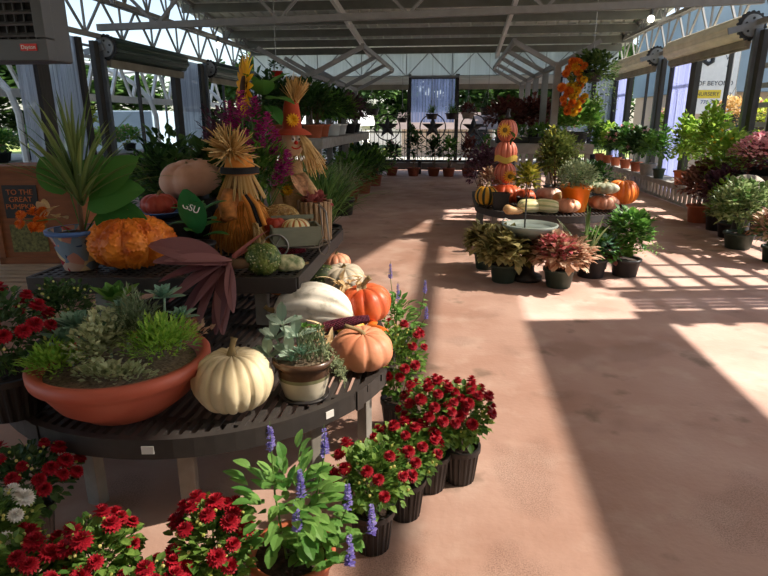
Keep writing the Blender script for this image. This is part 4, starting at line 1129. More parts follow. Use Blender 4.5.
t = thing('hay_bundle', 'round bundle of tan hay piled behind the striped pumpkin in the wheelbarrow', 'hay', (-1.24, 4.08, .9))
mb = MB(); rng = random.Random(8)
MB().sphere((0, 0, .1), (.13, .1, .1), 14, 8).build('core', M['burlap'], t, smooth=True)
for i in range(320):
    d = rdir(rng, -.3); p = V((d.x * .13, d.y * .1, .1 + d.z * .1)); tt = d.cross(rdir(rng, -1)).normalized(); mb.tube([p - tt * .05, p + d * .012, p + tt * .05], [.002, .0035, .002], 3)
mb.build('straws', M['straw'], t)
# bark basket
t = thing('bark_basket', 'round basket sided with upright bark strips at the right corner of the raised shelf', 'basket', (-1.06, 4.38, ZU))
MB().lathe([(0, .0), (.1, 0), (.11, .3), (.1, .3), (.095, .05), (0, .04)], 24).build('liner', M['twig'], t)
mb = MB(); rng = random.Random(6)
for k in range(20):
    a = 2 * pi * k / 20; mb.tube([(.112 * cos(a), .112 * sin(a), .0), (.116 * cos(a), .116 * sin(a), .15), (.122 * cos(a), .122 * sin(a), .3 + rng.uniform(-.01, .012))], [.017, .018, .016], 6)
mb.build('bark_strips', M['bark'], t)
t = thing('red_fabric', 'crumpled red fabric stuffed in the top of the bark basket', 'fabric', (-1.06, 4.38, 1.06))
mb = MB(); bush(mb, rng, (0, 0, .02), (.09, .09, .06), 60, .07, .05, (0,), .3, .3, -.2); mb.build('folds', LF['huskr'], t); MB().sphere((0, 0, .0), (.08, .08, .05), 10, 6).build('core', M['felt_red'], t, smooth=True)

# burgundy husks, gourds, corn
rng = random.Random(51); t = thing('husk_bunch', 'big bunch of burgundy corn husks fanning over the front edge of the raised shelf', 'corn husks', (-1.3, 3.2, ZU + .08))
mb = MB()
for d, L, W, b in (((-1, -.1, .5), .48, .18, .3), ((-1, -.25, .28), .44, .13, .3), ((-1, -.3, .15), .38, .08, .15), ((-.9, -.5, .05), .4, .07, .3), ((-.75, -.55, -.35), .4, .09, .2), ((-.6, -.5, -.65), .46, .1, .15), ((-.35, -.5, -.75), .42, .07, .2), ((-.18, -.45, -.9), .42, .1, .12), ((.02, -.5, -.85), .44, .11, .1), ((.15, -.45, -.7), .3, .07, .1), ((-.8, -.4, .3), .34, .1, .35), ((-.5, -.6, -.45), .34, .06, .2), ((-.95, -.35, -.1), .3, .06, .3)):
    mb.bigleaf((rng.uniform(-.03, .03), -.02 + rng.uniform(-.03, .02), rng.uniform(-.02, .03)), d, L, W, up=(-.1, -.5, .8), bend=b, shape='oval', n=9, fold=.16)
mb.build('husks', LF['husk'], t)
mb = MB()
for d, L in (((.45, .5, .5), .3), ((.55, .35, .38), .24), ((.2, .5, .3), .2)): mb.bigleaf((.02, .0, .02), d, L, .05, bend=.1, shape='strap', fold=.3)
mb.build('rose_husks', LF['huskr'], t)
MB().tube([(-.1, 0, 0), (.05, .02, .0), (.16, .06, -.01)], [.03, .035, .02], 8).build('tied_core', M['twig'], t, smooth=True)
t = thing('warty_gourd', 'round mottled dark green warty gourd at the front edge of the raised shelf', 'gourd', (-1.13, 3.3, ZU), .3)
pumpkin_mb(.105, .19, 10, .02, .06, u=110, v=50, warts=.016, seed=9).build('body', SK['green_warty'], t, smooth=True)
MB().tube([(0, 0, .18), (.01, 0, .21)], [.013, .009], 7).build('stem', M['stem'], t)
t = thing('warty_gourd', 'small long pale green and white warty gourd beside the round green gourd', 'gourd', (-.995, 3.38, ZU), .35)
long_gourd_mb([(-.1, 0, .045), (-.06, 0, .052), (.02, 0, .05), (.08, 0, .042), (.1, 0, .04)], [.008, .048, .05, .035, .008], 0, 32, warts=.5).build('body', SK['greenw'], t, smooth=True)
MB().tube([(.098, 0, .04), (.125, .005, .045)], [.009, .006], 6).build('stem', M['stem'], t)
cob('indian_corn', 'dark red ear of dried corn lying behind the pale warty gourd on the shelf', (-1.209, 3.820, 0.830), (0, 0, 0), (.2, .04, 0), .029, SK['cob_red'], husk=False)
# unit heater
t = thing('unit_heater', 'grey hanging unit heater with louvres and a red badge in the upper left corner', 'heater', (-2.786, 4.000, 2.094))
MB().box((-.45, .03, .42), (.86, .04, .8)).build('back_frame', M['heater_dk'], t)
mb = MB().box((-.45, .0, .07), (.9, .1, .14)).box((-.04, 0, .45), (.08, .1, .61)).box((-.86, 0, .45), (.08, .1, .61)).box((-.45, 0, .8), (.9, .1, .08)); mb.build('front_frame', M['heater'], t, bev=.006)
mb = MB().box((-.45, .14, .42), (.88, .2, .84)); mb.build('casing', M['heater'], t, bev=.015)
for k in range(9): MB().box((-.45, -.015, .17 + .072 * k), (.76, .05, .012), (.5, 0, 0)).build('louvre', M['heater'], t)
for k in range(11): MB().box((-.8 + .07 * k, .0, .45), (.008, .02, .62)).build('vane', M['heater'], t)
b = MB().box((-.135, -.054, .085), (.12, .006, .045)).build('badge', M['red_badge'], t)
text('Dayton', .036, M['tagwhite'], b, (-.135, -.058, .085), (pi / 2, 0, 0))
for s in (-.8, -.1): MB().tube([(s, .14, .84), (s, .14, roof_z(4.14) - t.location.z)], .012, 6).build('hanging_rod', M['steel_dk'], t)
# ------------------------------------------------------------------ second display table in the middle
table('smaller dark round fronted display table in the middle distance, with pumpkins and the orange pot', 1.42, 8.74, 1.08, 10.3, .5,
      [(.6, 8.25, 0), (1.42, 7.78, 0), (2.2, 8.15, 0), (2.38, 9.2, 0), (.46, 9.3, 0), (2.38, 10.15, 0), (.46, 10.15, 0)])
Z2 = .5
pumpkin('yellow and dark green striped pumpkin at the left end of the middle table', (0.488, 8.500, 0.500), .17, .3, [SK['yellow'], SK['blackgreen']], 10, .1, (.09, .018), stripe=lambda f, v, i: 1 if f < .22 or f > .78 else 0, seed=41, u=100)
t = thing('square_pot', 'black square nursery pot right of the striped pumpkin on the middle table', 'pot', (0.669, 8.225, 0.500))
mb = MB(); b4 = [(-.11, -.11), (.11, -.11), (.11, .11), (-.11, .11)]
mb.add([(x * .85, y * .85, 0) for x, y in b4] + [(x, y, .2) for x, y in b4] + [(x * 1.06, y * 1.06, .2) for x, y in b4] + [(x * 1.06, y * 1.06, .225) for x, y in b4] + [(x * .92, y * .92, .225) for x, y in b4] + [(x * .9, y * .9, .19) for x, y in b4],
       [(3, 2, 1, 0)] + [(i * 4 + j, i * 4 + (j + 1) % 4, i * 4 + 4 + (j + 1) % 4, i * 4 + 4 + j) for i in range(5) for j in range(4)] + [(20, 21, 22, 23)]); mb.build('body', M['blackpot'], t)
t.scale = (1, 1, 1)
pumpkin('large dull orange pumpkin under the stacked pumpkin tower on the middle table', (.78, 8.75, Z2), .25, .3, SK['redor'], 11, .1, None, seed=42)
# three-pumpkin tower
t = thing('pumpkin_tower', 'stacked tower of three striped coral pumpkins with two yellow sunflowers and a banner', 'decoration', (.76, 8.85, .78))
for z, R, h, s in ((0, .16, .33, 1), (.29, .165, .35, 2), (.6, .145, .34, 3)):
    pumpkin_mb(R, h, 12, .1, .1, v=18, seed=s, stripe=lambda f, v, i: 1 if f < .16 or f > .84 else 0).build('pumpkin_tier', [mat('coral_paint_%d' % s, 'd97a5e', .5, .08), mat('deep_coral_%d' % s, 'c0583e', .5, .08)], t, loc=(0, 0, z), smooth=True)
stem_mb(.96, .14, .025, (.1, .1)).build('stem', M['iron'], t, smooth=True)
for x, y, z in ((-.05, -.175, .78), (.06, -.19, .13)):
    s = flower_mesh(.11, [(0, 16, 4, 1), (1, 16, 16, .9)], .3).build('sunflower', FL['gold'], t, loc=(x, y, z)); s.rotation_euler = (1.45, 0, .1)
    MB().lathe([(0, .0), (.042, .0), (.036, .016), (0, .022)], 16).build('seed_disc', mat('tower_disc', '7a5a24', .9, .3, 40), s)
mb = MB()
for k in range(3): mb.bigleaf((.09, -.16, .68), (cos(k * 2), -.3, sin(k * 2)), .12, .08, shape='oval')
mb.build('leaves', LF['dark'], t)
mb = MB(); n = 12
for i in range(n):
    a0, a1 = -2.7 + 2.2 * i / n, -2.7 + 2.2 * (i + 1) / n; z0, z1 = .33 + .02 * sin(i * .8), .33 + .02 * sin((i + 1) * .8)
    mb.add([(.185 * cos(a0), .185 * sin(a0), z0), (.185 * cos(a1), .185 * sin(a1), z1), (.185 * cos(a1), .185 * sin(a1), z1 + .085), (.185 * cos(a0), .185 * sin(a0), z0 + .085)], [(0, 1, 2, 3)])
b = mb.build('banner', mat('banner_gold', 'd8b24a', .6, .05), t); sd = b.modifiers.new('thickness', 'SOLIDIFY'); sd.thickness = .008
t = thing('butternut_squash', 'small tan squash lying left of the red orange pumpkin on the middle table', 'squash', (0.794, 7.788, 0.500), .3)
long_gourd_mb([(-.13, 0, .06), (-.08, 0, .065), (.02, 0, .045), (.13, 0, .04), (.16, 0, .04)], [.01, .063, .05, .04, .01], 0, 18).build('body', SK['tan'], t, smooth=True)
MB().tube([(.155, 0, .04), (.19, 0, .05)], [.012, .009], 6).build('stem', M['stem'], t)
pumpkin('small red orange pumpkin next to the pale striped gourds on the middle table', (1.037, 8.565, 0.500), .16, .25, SK['redor'], 9, .08, (.05, .014), seed=43)
for k, (p, rz, lb) in enumerate((((1.029, 7.902, 0.500), .5, 'pale yellow striped squash behind the left side of the bird bath basin'), ((1.255, 7.929, 0.500), -.25, 'pale yellow striped squash behind the right side of the bird bath basin'))):
    t = thing('delicata_squash', lb, 'squash', p, rz, 'pale striped squashes on the middle table')
    long_gourd_mb([(-.17, 0, .09), (-.13, 0, .1), (.02, 0, .095), (.14, 0, .085), (.18, 0, .08)], [.01, .08, .095, .075, .01], 8, 48, .06, stripe=lambda u, v: 1 if (u * 8) % 1 < .25 else 0).build('body', [SK['ivory'], SK['lightgreen']], t, smooth=True)
    MB().tube([(.175, 0, .08), (.21, .01, .09)], [.013, .01], 6).build('stem', M['stem_grn'], t)
pumpkin('flat salmon pumpkin at the front rim left of the orange pot', (1.522, 7.961, 0.500), .18, .2, SK['coral'], 11, .08, (.03, .014), seed=44)
pumpkin('flat dusty pink pumpkin at the back of the middle table left of the orange pot', (1.484, 9.278, 0.500), .2, .2, SK['pinkw'], 11, .08, (.03, .014), seed=45)
pumpkin('flat tan pumpkin with a stub stem just behind the front salmon pumpkin', (1.62, 8.75, Z2), .16, .2, SK['tan'], 10, .08, (.05, .018), seed=46)
plant('planter_plant', 'bright orange flared pot with a dense grey green dome, on the middle table', 'potted plant', (1.664, 8.156, 0.500), (.2, .15, .36),
      [('foliage', LF['greygr'], B((0, 0, .44), (.28, .28, .22), 1100, .045, .022, shell=.6)), ('stems', M['stem_grn'], ST(.3, (0, 0, .44), (.25, .25, .18), 10))], 47, pot_mat='orangepot')
t = thing('small_gourd', 'little green and orange gourd between the orange pot and the stacked pumpkins', 'gourd', (1.959, 8.474, 0.500))
long_gourd_mb([(-.09, 0, .07), (-.05, 0, .08), (.03, 0, .075), (.1, 0, .05)], [.01, .075, .07, .012], 8, 32, .08, stripe=lambda u, v: 1 if v < .45 else 0).build('body', [SK['yellow'], SK['dkgreen']], t, smooth=True)
MB().tube([(.095, 0, .05), (.13, 0, .06)], [.012, .008], 6).build('stem', M['stem'], t)
pumpkin('flat peach pumpkin on the right end of the middle table carrying a green one', (2.082, 8.298, 0.500), .21, .21, SK['peach'], 12, .09, None, seed=48)
pumpkin('flat grey green pumpkin stacked on the peach pumpkin', (2.068, 8.296, 0.500)[:2] + (.715,), .2, .17, SK['greygreen'], 11, .1, (.06, .025), seed=49)
pumpkin('large bright orange pumpkin at the back right corner of the middle table', (2.44, 8.78, Z2), .225, .39, SK['orange'], 15, .08, (.07, .02), seed=50)
# bird bath
t = thing('bird_bath', 'pale grey green bird bath in front of the middle table among the coleus pots', 'bird bath', (.84, 6.32, .02))
MB().lathe([(0, -.02), (.16, -.02), (.17, .03), (.09, .07), (.06, .2), (.05, .35), (.08, .45), (.0, .46)], 28).build('pedestal', M['blackpot'], t, smooth=True)
MB().lathe([(0, .44), (.08, .44), (.2, .49), (.27, .545), (.29, .575), (.3, .6), (.28, .605), (.25, .565), (.15, .52), (0, .51)], 48).build('basin', M['birdbath'], t, smooth=True)
MB().disc((0, 0, .565), .25, 32).build('water', mat('still_water', '7d8b88', .08, .05), t)
MB().tube([(-.06, -.05, .5), (-.06, -.05, .9)], .01, 6).build('stake', M['iron'], t)

def coleus(label, loc, seed, m, r=.25, h=.42, n=520, pt=(.15, .12, .2), pm='greenpot', extra=(), name='coleus', L=.1):
    return plant(name, label, 'potted plant', loc, pt, [('foliage', LF[m], B((0, 0, pt[2] + h * .3), (r, r, h * .4), n, L, L * .62, shell=.35, bend=.35)), ('stems', M['twig'], ST(pt[2] * .8, (0, 0, pt[2] + h * .45), (r, r, h * .5), 12))] + list(extra), seed, pot_mat=pm)
coleus('green and cream coleus in a dark green pot, leftmost in front of the middle table', (0.426, 6.792, 0.000), 61, 'coleus', .25, .42)
coleus('olive and cream coleus in a green pot in front of the bird bath', (0.582, 6.225, 0.000), 62, 'coleus', .28, .5, 620, (.15, .12, .2))
coleus('pink and rust coleus in a green pot in front of the middle table', (1.149, 6.092, 0.000), 63, 'coleus2', .3, .46, 560, (.16, .125, .2), extra=[('pink_leaves', LF['coleus_r'], B((-.05, -.06, .4), (.2, .2, .15), 150, .08, .05, shell=.7))])
plant('mixed_planter', 'dark pot of striped spear leaves and trailing greens right of the pink coleus', 'potted plant', (1.580, 6.557, 0.000), (.17, .14, .22),
      [('spear_leaves', LF['varieg'], BL((-.1, -.08, .2), 14, .6, .055, (50, 88), (0, 25))), ('foliage', LF['mid'], B((.08, .02, .32), (.24, .2, .2), 420, .07, .04)), ('blue_leaves', LF['bluegr'], B((.12, -.06, .32), (.12, .1, .16), 120, .07, .04))], 64)
plant('boston_fern', 'lush green fern in a black pot at the right end of the middle table', 'potted plant', (1.975, 6.648, 0.000), (.16, .13, .2),
      [('fronds', LF['fern'], lambda mb, rng: fern(mb, rng, (0, 0, .2), 46, .52, (0,), (35, 88), (60, 110), .06, 10)), ('top_leaves', LF['mid'], B((.0, .05, .5), (.25, .22, .24), 420, .08, .05)), ('bronze_leaves', LF['burg'], B((-.22, -.1, .28), (.1, .1, .14), 70, .08, .05))], 65)
t = thing('plant_tag', 'long white plant tag hanging from the dark fern pot', 'tag', (1.782, 6.761, 0.000)[:2] + (.04,))
mb = MB(); mb.tube([(0, 0, .27), (.0, -.01, .2)], .002, 4); mb.box((.01, -.02, .1), (.035, .003, .2), (.1, .12, 0)); mb.build('strip', M['tagwhite'], t)
t = thing('shepherd_hook', 'small white plastic hook poking up from the left coleus', 'hook', (0.615, 7.120, 0.000))
MB().tube([(0, 0, 0), (0, 0, .5)] + [(.035 + .035 * cos(a), 0, .5 + .045 * sin(a)) for a in [pi * (1 - i / 6) for i in range(7)]], .009, 6).build('wire', M['white'], t)
plant('croton', 'yellow green croton standing behind the pale gourds on the middle table', 'potted plant', (1.02, 8.35, Z2), (.12, .1, .16), [('foliage', LF['crot'], B((0, 0, .4), (.15, .15, .2), 180, .1, .05)), ('stems', M['twig'], ST(.12, (0, 0, .4), (.15, .15, .2), 8))], 66)
plant('holly_bush', 'tall olive holly bush rising behind the middle table', 'shrub', (1.62, 9.5, Z2), (.18, .14, .2), [('foliage', LF['holly'], B((0, 0, .62), (.36, .32, .44), 1300, .075, .042, shell=.35)), ('stems', M['twig'], ST(.15, (0, 0, .7), (.4, .3, .5), 14, .007))], 67)
plant('croton', 'upright gold tipped shrub topping the holly bush in front of the grey shelf', 'shrub', (1.75, 10.85, 0), (.2, .16, .3), [('foliage', LF['crot'], B((0, 0, 1.0), (.22, .22, .55), 380, .1, .05, shell=.3)), ('stems', M['twig'], ST(.25, (0, 0, 1.1), (.3, .3, .6), 10, .008))], 68)
plant('asparagus_fern', 'feathery dark green bush behind the large orange pumpkin', 'shrub', (2.45, 10.95, 0), (.2, .16, .3), [('fronds', LF['fern'], lambda mb, rng: fern(mb, rng, (0, 0, .45), 40, .75, (0,), (25, 85), (50, 100), .08, 12)), ('foliage', LF['dark'], B((0, 0, .6), (.45, .4, .4), 600, .1, .05))], 69)
plant('loropetalum', 'dark purple shrub left of the pumpkin tower by the aisle', 'shrub', (0.610, 12.032, 0.000)[:2] + (0,), (.2, .16, .28), [('foliage', LF['purp'], B((0, 0, .72), (.42, .4, .5), 1100, .075, .042)), ('stems', M['twig'], ST(.2, (0, 0, .7), (.4, .4, .45), 12, .006))], 70)
plant('loropetalum', 'low reddish bush at the foot of the pumpkin tower', 'shrub', (.62, 8.95, Z2), (.12, .1, .14), [('foliage', LF['coleus2'], B((0, 0, .3), (.26, .2, .18), 240, .08, .04))], 71)

# ------------------------------------------------------------------ long bench on the right
bx0, bx1, by0, by1, bz = 4.6, 5.12, 10.6, 20.6, .42
t = thing('plant_bench', 'long low grey slatted bench along the right wall under the row of clay pots', 'bench', (0, 0, 0))
MB().box(((bx0 + bx1) / 2, (by0 + by1) / 2, bz - .03), (bx1 - bx0, by1 - by0, .06)).build('top', M['wood_gray'], t)
mb = MB(); mb.box((bx0 + .03, (by0 + by1) / 2, .05), (.05, by1 - by0, .06)); mb.box((bx0 + .03, (by0 + by1) / 2, bz - .085), (.05, by1 - by0, .05)); y = by0
while y < by1: mb.box((bx0 + .03, y, .22), (.045, .09, .34)); y += .235
mb.build('picket_front', M['wood_gray'], t)
def geran(label, loc, seed, pm='terra', r=.3, h=.6, m='mid', fl='pink', n=420, pt=(.15, .11, .24), name='geranium', cat='potted flowers', L=.085, nb=60, tall=0):
    fol = [('foliage', LF[m], B((0, 0, pt[2] + h * .5), (r * .75, r, h * .55), n, L, L * .7, shell=.35)), ('stems', M['stem_grn'], ST(pt[2] * .8, (0, 0, pt[2] + h * .5), (r, r, h * .5), 9))]
    if fl:
        for k in range(nb // 8):
            fol.append(('flower_cluster', FL[fl], lambda mb, rng: [bush(mb, rng, (d.x * r * .8, d.y * r, pt[2] + h * .5 + d.z * h * .6), (.055, .055, .045), 30, .04, .034) for d in (rdir(rng, -.1),)]))
    return plant(name, label, cat, loc, pt, fol, seed, pot_mat=pm, group=None)
gx = 4.7
bench = [(19.9, 'terra', 'mid', None, 'clay pot of bushy greens at the far end of the right bench', .34, .8),
         (18.9, 'terra', 'bright', None, 'clay pot of pale green foliage, second from the far end of the right bench', .3, .8),
         (17.9, 'terra', 'dark', 'pink', 'clay pot of pink geranium in dark leaves, third from the far end of the bench', .34, .7),
         (16.9, 'terra', 'mid', 'pink', 'clay pot of pink geranium midway along the right bench', .34, .75),
         (15.9, 'terra', 'dark', 'pink', 'clay pot of pink geranium just beyond the grey wooden tub', .32, .7)]
for i, (y, pm, m, fl, lb, r, h) in enumerate(bench): geran(lb, (gx, y, bz), 80 + i, pm, r * 1.25, h * 1.15, m, fl, 520, L=.12)
geran('grey wooden tub of light green leaves on the right bench', (gx - .02, 14.9, bz), 86, 'wood_gray', .36, .72, 'fern', None, 520, (.19, .16, .28), 'leafy_plant', 'potted plant')
geran('small dark green pot with one leggy sprig in front of the lilac panel', (gx - .05, 14.0, bz), 87, 'greenpot', .18, .9, 'mid', None, 130, (.13, .1, .22), 'leafy_plant', 'potted plant', .12)
geran('clay pot of tall yellow green shrub at the near end of the right bench', (gx, 12.7, bz), 88, 'terra', .4, 1.05, 'bright', None, 760, (.18, .14, .28), 'leafy_plant', 'shrub', .1)
geran('tall lime shrub on the right bench behind the burgundy plant', (gx, 11.6, bz), 89, 'terra', .42, 1.2, 'bright', None, 860, (.18, .14, .28), 'leafy_plant', 'shrub', .1)
t = plant('climbing_vine', 'tall leafy vine climbing the dark post at the far end of the right bench', 'vine', (4.55, 20.3, .42), (.14, .11, .2), [('foliage', LF['bright'], B((0, 0, 1.1), (.3, .25, 1.0), 420, .12, .09, shell=.2)), ('stems', M['stem_grn'], ST(.15, (0, 0, 1.1), (.2, .2, .9), 6, .008))], 90)
# floor pots at right
plant('heuchera', 'burgundy leaved plant in a clay pot on the floor by the long bench', 'potted plant', (4.230, 10.506, 0.000), (.19, .15, .3), [('foliage', LF['heuch'], B((.05, 0, .66), (.45, .4, .36), 760, .1, .065)), ('stems', M['twig'], ST(.2, (0, 0, .6), (.35, .35, .3), 10))], 91, pot_mat='terra')
plant('heuchera', 'dark burgundy plant in a black pot right of the clay potted one', 'potted plant', (4.230, 9.742, 0.000), (.18, .15, .28), [('foliage', LF['purp'], B((.05, 0, .62), (.4, .36, .34), 640, .1, .065)), ('stems', M['twig'], ST(.2, (0, 0, .6), (.3, .3, .3), 10))], 92)
plant('variegated_bush', 'bushy green and cream variegated plant in a dark green pot on the right floor', 'potted plant', (3.932, 8.337, 0.000), (.19, .15, .22), [('foliage', LF['varieg'], B((0, 0, .55), (.46, .44, .38), 1300, .075, .045)), ('stems', M['stem_grn'], ST(.2, (0, 0, .5), (.4, .4, .3), 12))], 93, pot_mat='greenpot')
plant('coleus', 'orange tinged plant in a dark pot cut by the right picture edge', 'potted plant', (4.021, 7.522, 0.000), (.17, .14, .2), [('foliage', LF['coleus2'], B((0, 0, .42), (.32, .32, .26), 460, .08, .05)), ('lower_leaves', LF['mid'], B((0, 0, .34), (.3, .3, .16), 200, .08, .05))], 94, pot_mat='greenpot')
plant('shrub', 'tall yellow green shrub in front of the right opening beside the pink mum', 'shrub', (4.55, 10.3, 0), (.2, .16, .3), [('foliage', LF['bright'], B((0, 0, 1.0), (.5, .45, .6), 800, .1, .06, shell=.3)), ('stems', M['stem_grn'], ST(.25, (0, 0, 1.0), (.4, .4, .55), 12, .007)), ('yellow_blooms', FL['yellow'], B((-.2, 0, 1.2), (.3, .3, .3), 30, .06, .04))], 95)
t = thing('pedestal_planter', 'dark tall planter carrying the pink flowering mum at the right edge', 'planter', (4.62, 9.45, 0))
MB().lathe([(0, 0), (.2, 0), (.2, .04), (.13, .1), (.12, .5), (.2, .56), (.34, .62), (.38, .9), (.4, .92), (.36, .92), (.33, .88), (0, .86)], 28).build('body', M['black'], t, smooth=True)
plant('pink_mum', 'round pink flowering mum on the dark tall planter at the right edge', 'potted flowers', (4.62, 9.45, .88), (.22, .18, .16),
      [('foliage', LF['burg'], B((0, 0, .24), (.44, .44, .3), 600, .07, .045)), ('bloom_cover', FL['pink'], B((0, 0, .28), (.46, .46, .32), 520, .055, .05, shell=.9, zmin=.05))], 96, pot_mat='blackpot')
t = thing('round_stone', 'smooth round grey stone ball on a stand below the pink mum', 'ornament', (4.12, 8.75, 0))
MB().lathe([(0, 0), (.16, 0), (.12, .08), (.1, .5), (.16, .56), (0, .58)], 20).build('stand', M['black'], t, smooth=True)
MB().sphere((0, 0, .76), (.24, .24, .21), 24, 14).build('ball', M['stone'], t, smooth=True)
plant('leafy_plant', 'yellow green leafy filler between the stone ball and the variegated bush', 'shrub', (4.15, 9.15, 0), (.16, .13, .22), [('foliage', LF['bright'], B((0, 0, .55), (.34, .34, .34), 420, .08, .05)), ('stems', M['stem_grn'], ST(.2, (0, 0, .5), (.3, .3, .3), 9))], 97)

# ------------------------------------------------------------------ gabled bench frames (right and left)
def arbor(label, x0, dirn, ys, zp, zr, span, deck):
    t = thing('plant_bench', label, 'bench', (x0, ys[0], 0))
    a0, a1, b0, b1, dz = deck
    MB().box(((a0 + a1) / 2 - x0, (b0 + b1) / 2 - ys[0], dz - .1), (a1 - a0, b1 - b0, .2)).build('deck', M['wood_gray'], t, bev=.01)
    for ax in (a0 + .1, a1 - .1):
        for ay in (b0 + .1, (b0 + b1) / 2, b1 - .1): MB().box((ax - x0, ay - ys[0], (dz - .2) / 2), (.1, .1, dz - .2)).build('leg', M['wood_gray'], t)
    for y in ys:
        yy = y - ys[0]
        MB().box((0, yy, zp / 2), (.13, .13, zp)).build('post', M['steel_paint'], t, bev=.008)
        MB().bar((0, yy, zp - .04), (-dirn * span, yy, zr), .07, .09).build('rafter', M['steel_paint'], t)
        MB().bar((0, yy, zp - .04), (dirn * span * .9, yy, zr), .07, .09).build('rafter', M['steel_paint'], t)
    Y = ys[-1] - ys[0]
    MB().bar((-dirn * span, 0, zr + .02), (-dirn * span, Y, zr + .02), .07, .09).build('ridge_beam', M['steel_paint'], t)
    MB().bar((0, 0, zp), (0, Y, zp), .09, .09).build('eave_beam', M['steel_paint'], t)
    return t
arbor('grey raised bench behind the middle table with branching posts carrying rafters', 1.97, 1, (12.4, 14.0, 15.6, 17.2, 18.8), 2.75, 3.17, .86, (.9, 2.85, 12.6, 15.2, 1.22))
arbor('grey raised bench along the left with gabled posts, lined with red clay pots', -3.05, -1, (12.4, 14.4, 16.4, 18.4), 2.6, 3.12, 1.15, (-4.4, -2.55, 11.4, 17.8, 1.35))
def rbench(label, x0, x1, y0, y1, z, m):
    t = thing('plant_bench', label, 'bench', ((x0 + x1) / 2, (y0 + y1) / 2, 0)); w_, l_ = x1 - x0, y1 - y0
    MB().box((0, 0, z - .1), (w_, l_, .2)).build('deck', m, t, bev=.01)
    for sx in (-1, 1):
        for sy in (-1, 0, 1): MB().box((sx * (w_ / 2 - .12), sy * (l_ / 2 - .12), (z - .2) / 2), (.1, .1, z - .2)).build('leg', m, t)
    return t
# on the right raised bench
for k, (x, y, m, r, h, lb) in enumerate(((1.25, 13.3, 'mid', .42, .26, 'low hedge of green seedlings in a tray at the left of the grey raised bench'), (1.95, 13.2, 'fern', .42, .26, 'low hedge of light green seedlings in a tray behind the valley post'))):
    t = thing('seedling_tray', lb, 'tray', (x, y, 1.22))
    MB().box((0, 0, .06), (.7, .5, .12)).build('tray', M['black'], t, bev=.01)
    mb = MB(); rng = random.Random(k); bush(mb, rng, (0, 0, .24), (.4, .3, .16), 620, .07, .04); tag(mb.build('seedlings', LF[m], t), kind='stuff')
plant('lettuce', 'bright lime leafy plant in a wooden box at the right end of the raised bench', 'potted plant', (2.55, 12.95, 1.22), (.22, .19, .24), [('foliage', LF['fern'], B((0, 0, .5), (.42, .4, .34), 520, .15, .07, up=.9))], 101, pot_mat='post_dk')
plant('leafy_plant', 'green leafy plant next to the lime one, under the hanging ivy', 'potted plant', (2.45, 13.75, 1.22), (.2, .17, .24), [('foliage', LF['mid'], B((0, 0, .42), (.3, .3, .26), 300, .12, .07, up=.8))], 102)
plant('caladium', 'brownish red leafed plant at the back corner of the raised bench', 'potted plant', (2.6, 14.7, 1.22), (.18, .15, .24), [('foliage', LF['coleus2'], B((0, 0, .52), (.32, .3, .3), 240, .14, .09))], 103)
plant('loropetalum', 'wide dark burgundy shrub at the left on the raised bench', 'shrub', (1.25, 14.5, 1.22), (.24, .2, .26), [('foliage', LF['burg'], B((0, 0, .55), (.62, .5, .4), 820, .11, .07))], 104)
plant('loropetalum', 'dark burgundy shrub behind the valley post on the raised bench', 'shrub', (1.95, 14.6, 1.22), (.24, .2, .26), [('foliage', LF['burg'], B((0, 0, .6), (.5, .45, .42), 620, .11, .07))], 105)
# hanging things on the right
def basket(label, loc, seed, top, fol, r=.2, pm='blackpot', name='hanging_basket', trail=0):
    rng = random.Random(seed); t = thing(name, label, 'hanging basket', loc)
    pot(t, r, r * .75, r * .9, M[pm])
    for k in range(3):
        a = k * 2.1 + .4; MB().tube([(r * cos(a), r * sin(a), r * .9), (0, 0, min(r * 3.5, top - loc[2] - .05))], .006, 4).build('hanger', M['wire'], t)
    MB().tube([(0, 0, min(r * 3.5, top - loc[2] - .05)), (0, 0, top - loc[2])], .006, 4).build('hook', M['wire'], t)
    for nm, m, fn in fol:
        mb = MB(); fn(mb, rng); o = mb.build(nm, m, t)
        if nm in ('bloom_cover', 'trails'): tag(o, kind='stuff')
    return t
def trails(n, r, L, l=.06, w=.035):
    def f(mb, rng):
        for _ in range(n):
            a = rng.uniform(0, 6.3); k = rng.uniform(0, 1); p = V((r * cos(a) * (1 + .5 * k), r * sin(a) * (1 + .5 * k), .12 - L * k * rng.uniform(.5, 1))); mb.leaf(p, V((cos(a), sin(a), -.5)), l, w)
    return f
basket('big hanging ivy basket under the roof right of the orange garland', (2.62, 12.4, 2.42), 111, 4.9, [('foliage', LF['ivy'], B((0, 0, .2), (.46, .44, .36), 900, .09, .06)), ('trails', LF['ivy'], trails(320, .35, .75))], .22)
t = thing('flower_garland', 'bright orange artificial flower garland tied on the valley post', 'garland', (2.24, 12.22, 1.84))
rng = random.Random(12); mb = MB(); bush(mb, rng, (.02, 0, .42), (.12, .1, .5), 130, .09, .05); mb.build('leaves', LF['crot'], t)
for i in range(46):
    z = rng.uniform(0.0, .95); x = rng.uniform(-.2, .24) * (.5 + .6 * sin(pi * min(1, max(0, z / .95)))); h = flower_src((('orange', 'orange', 'yellow')[i % 3], .085), t, 'bloom')
    h.location = (x, -.08 + rng.uniform(-.07, .03), z); h.rotation_euler = (rng.uniform(1.0, 1.9), rng.uniform(-.5, .5), rng.uniform(-.8, .8)); s = rng.uniform(.8, 1.25); h.scale = (s, s, s)
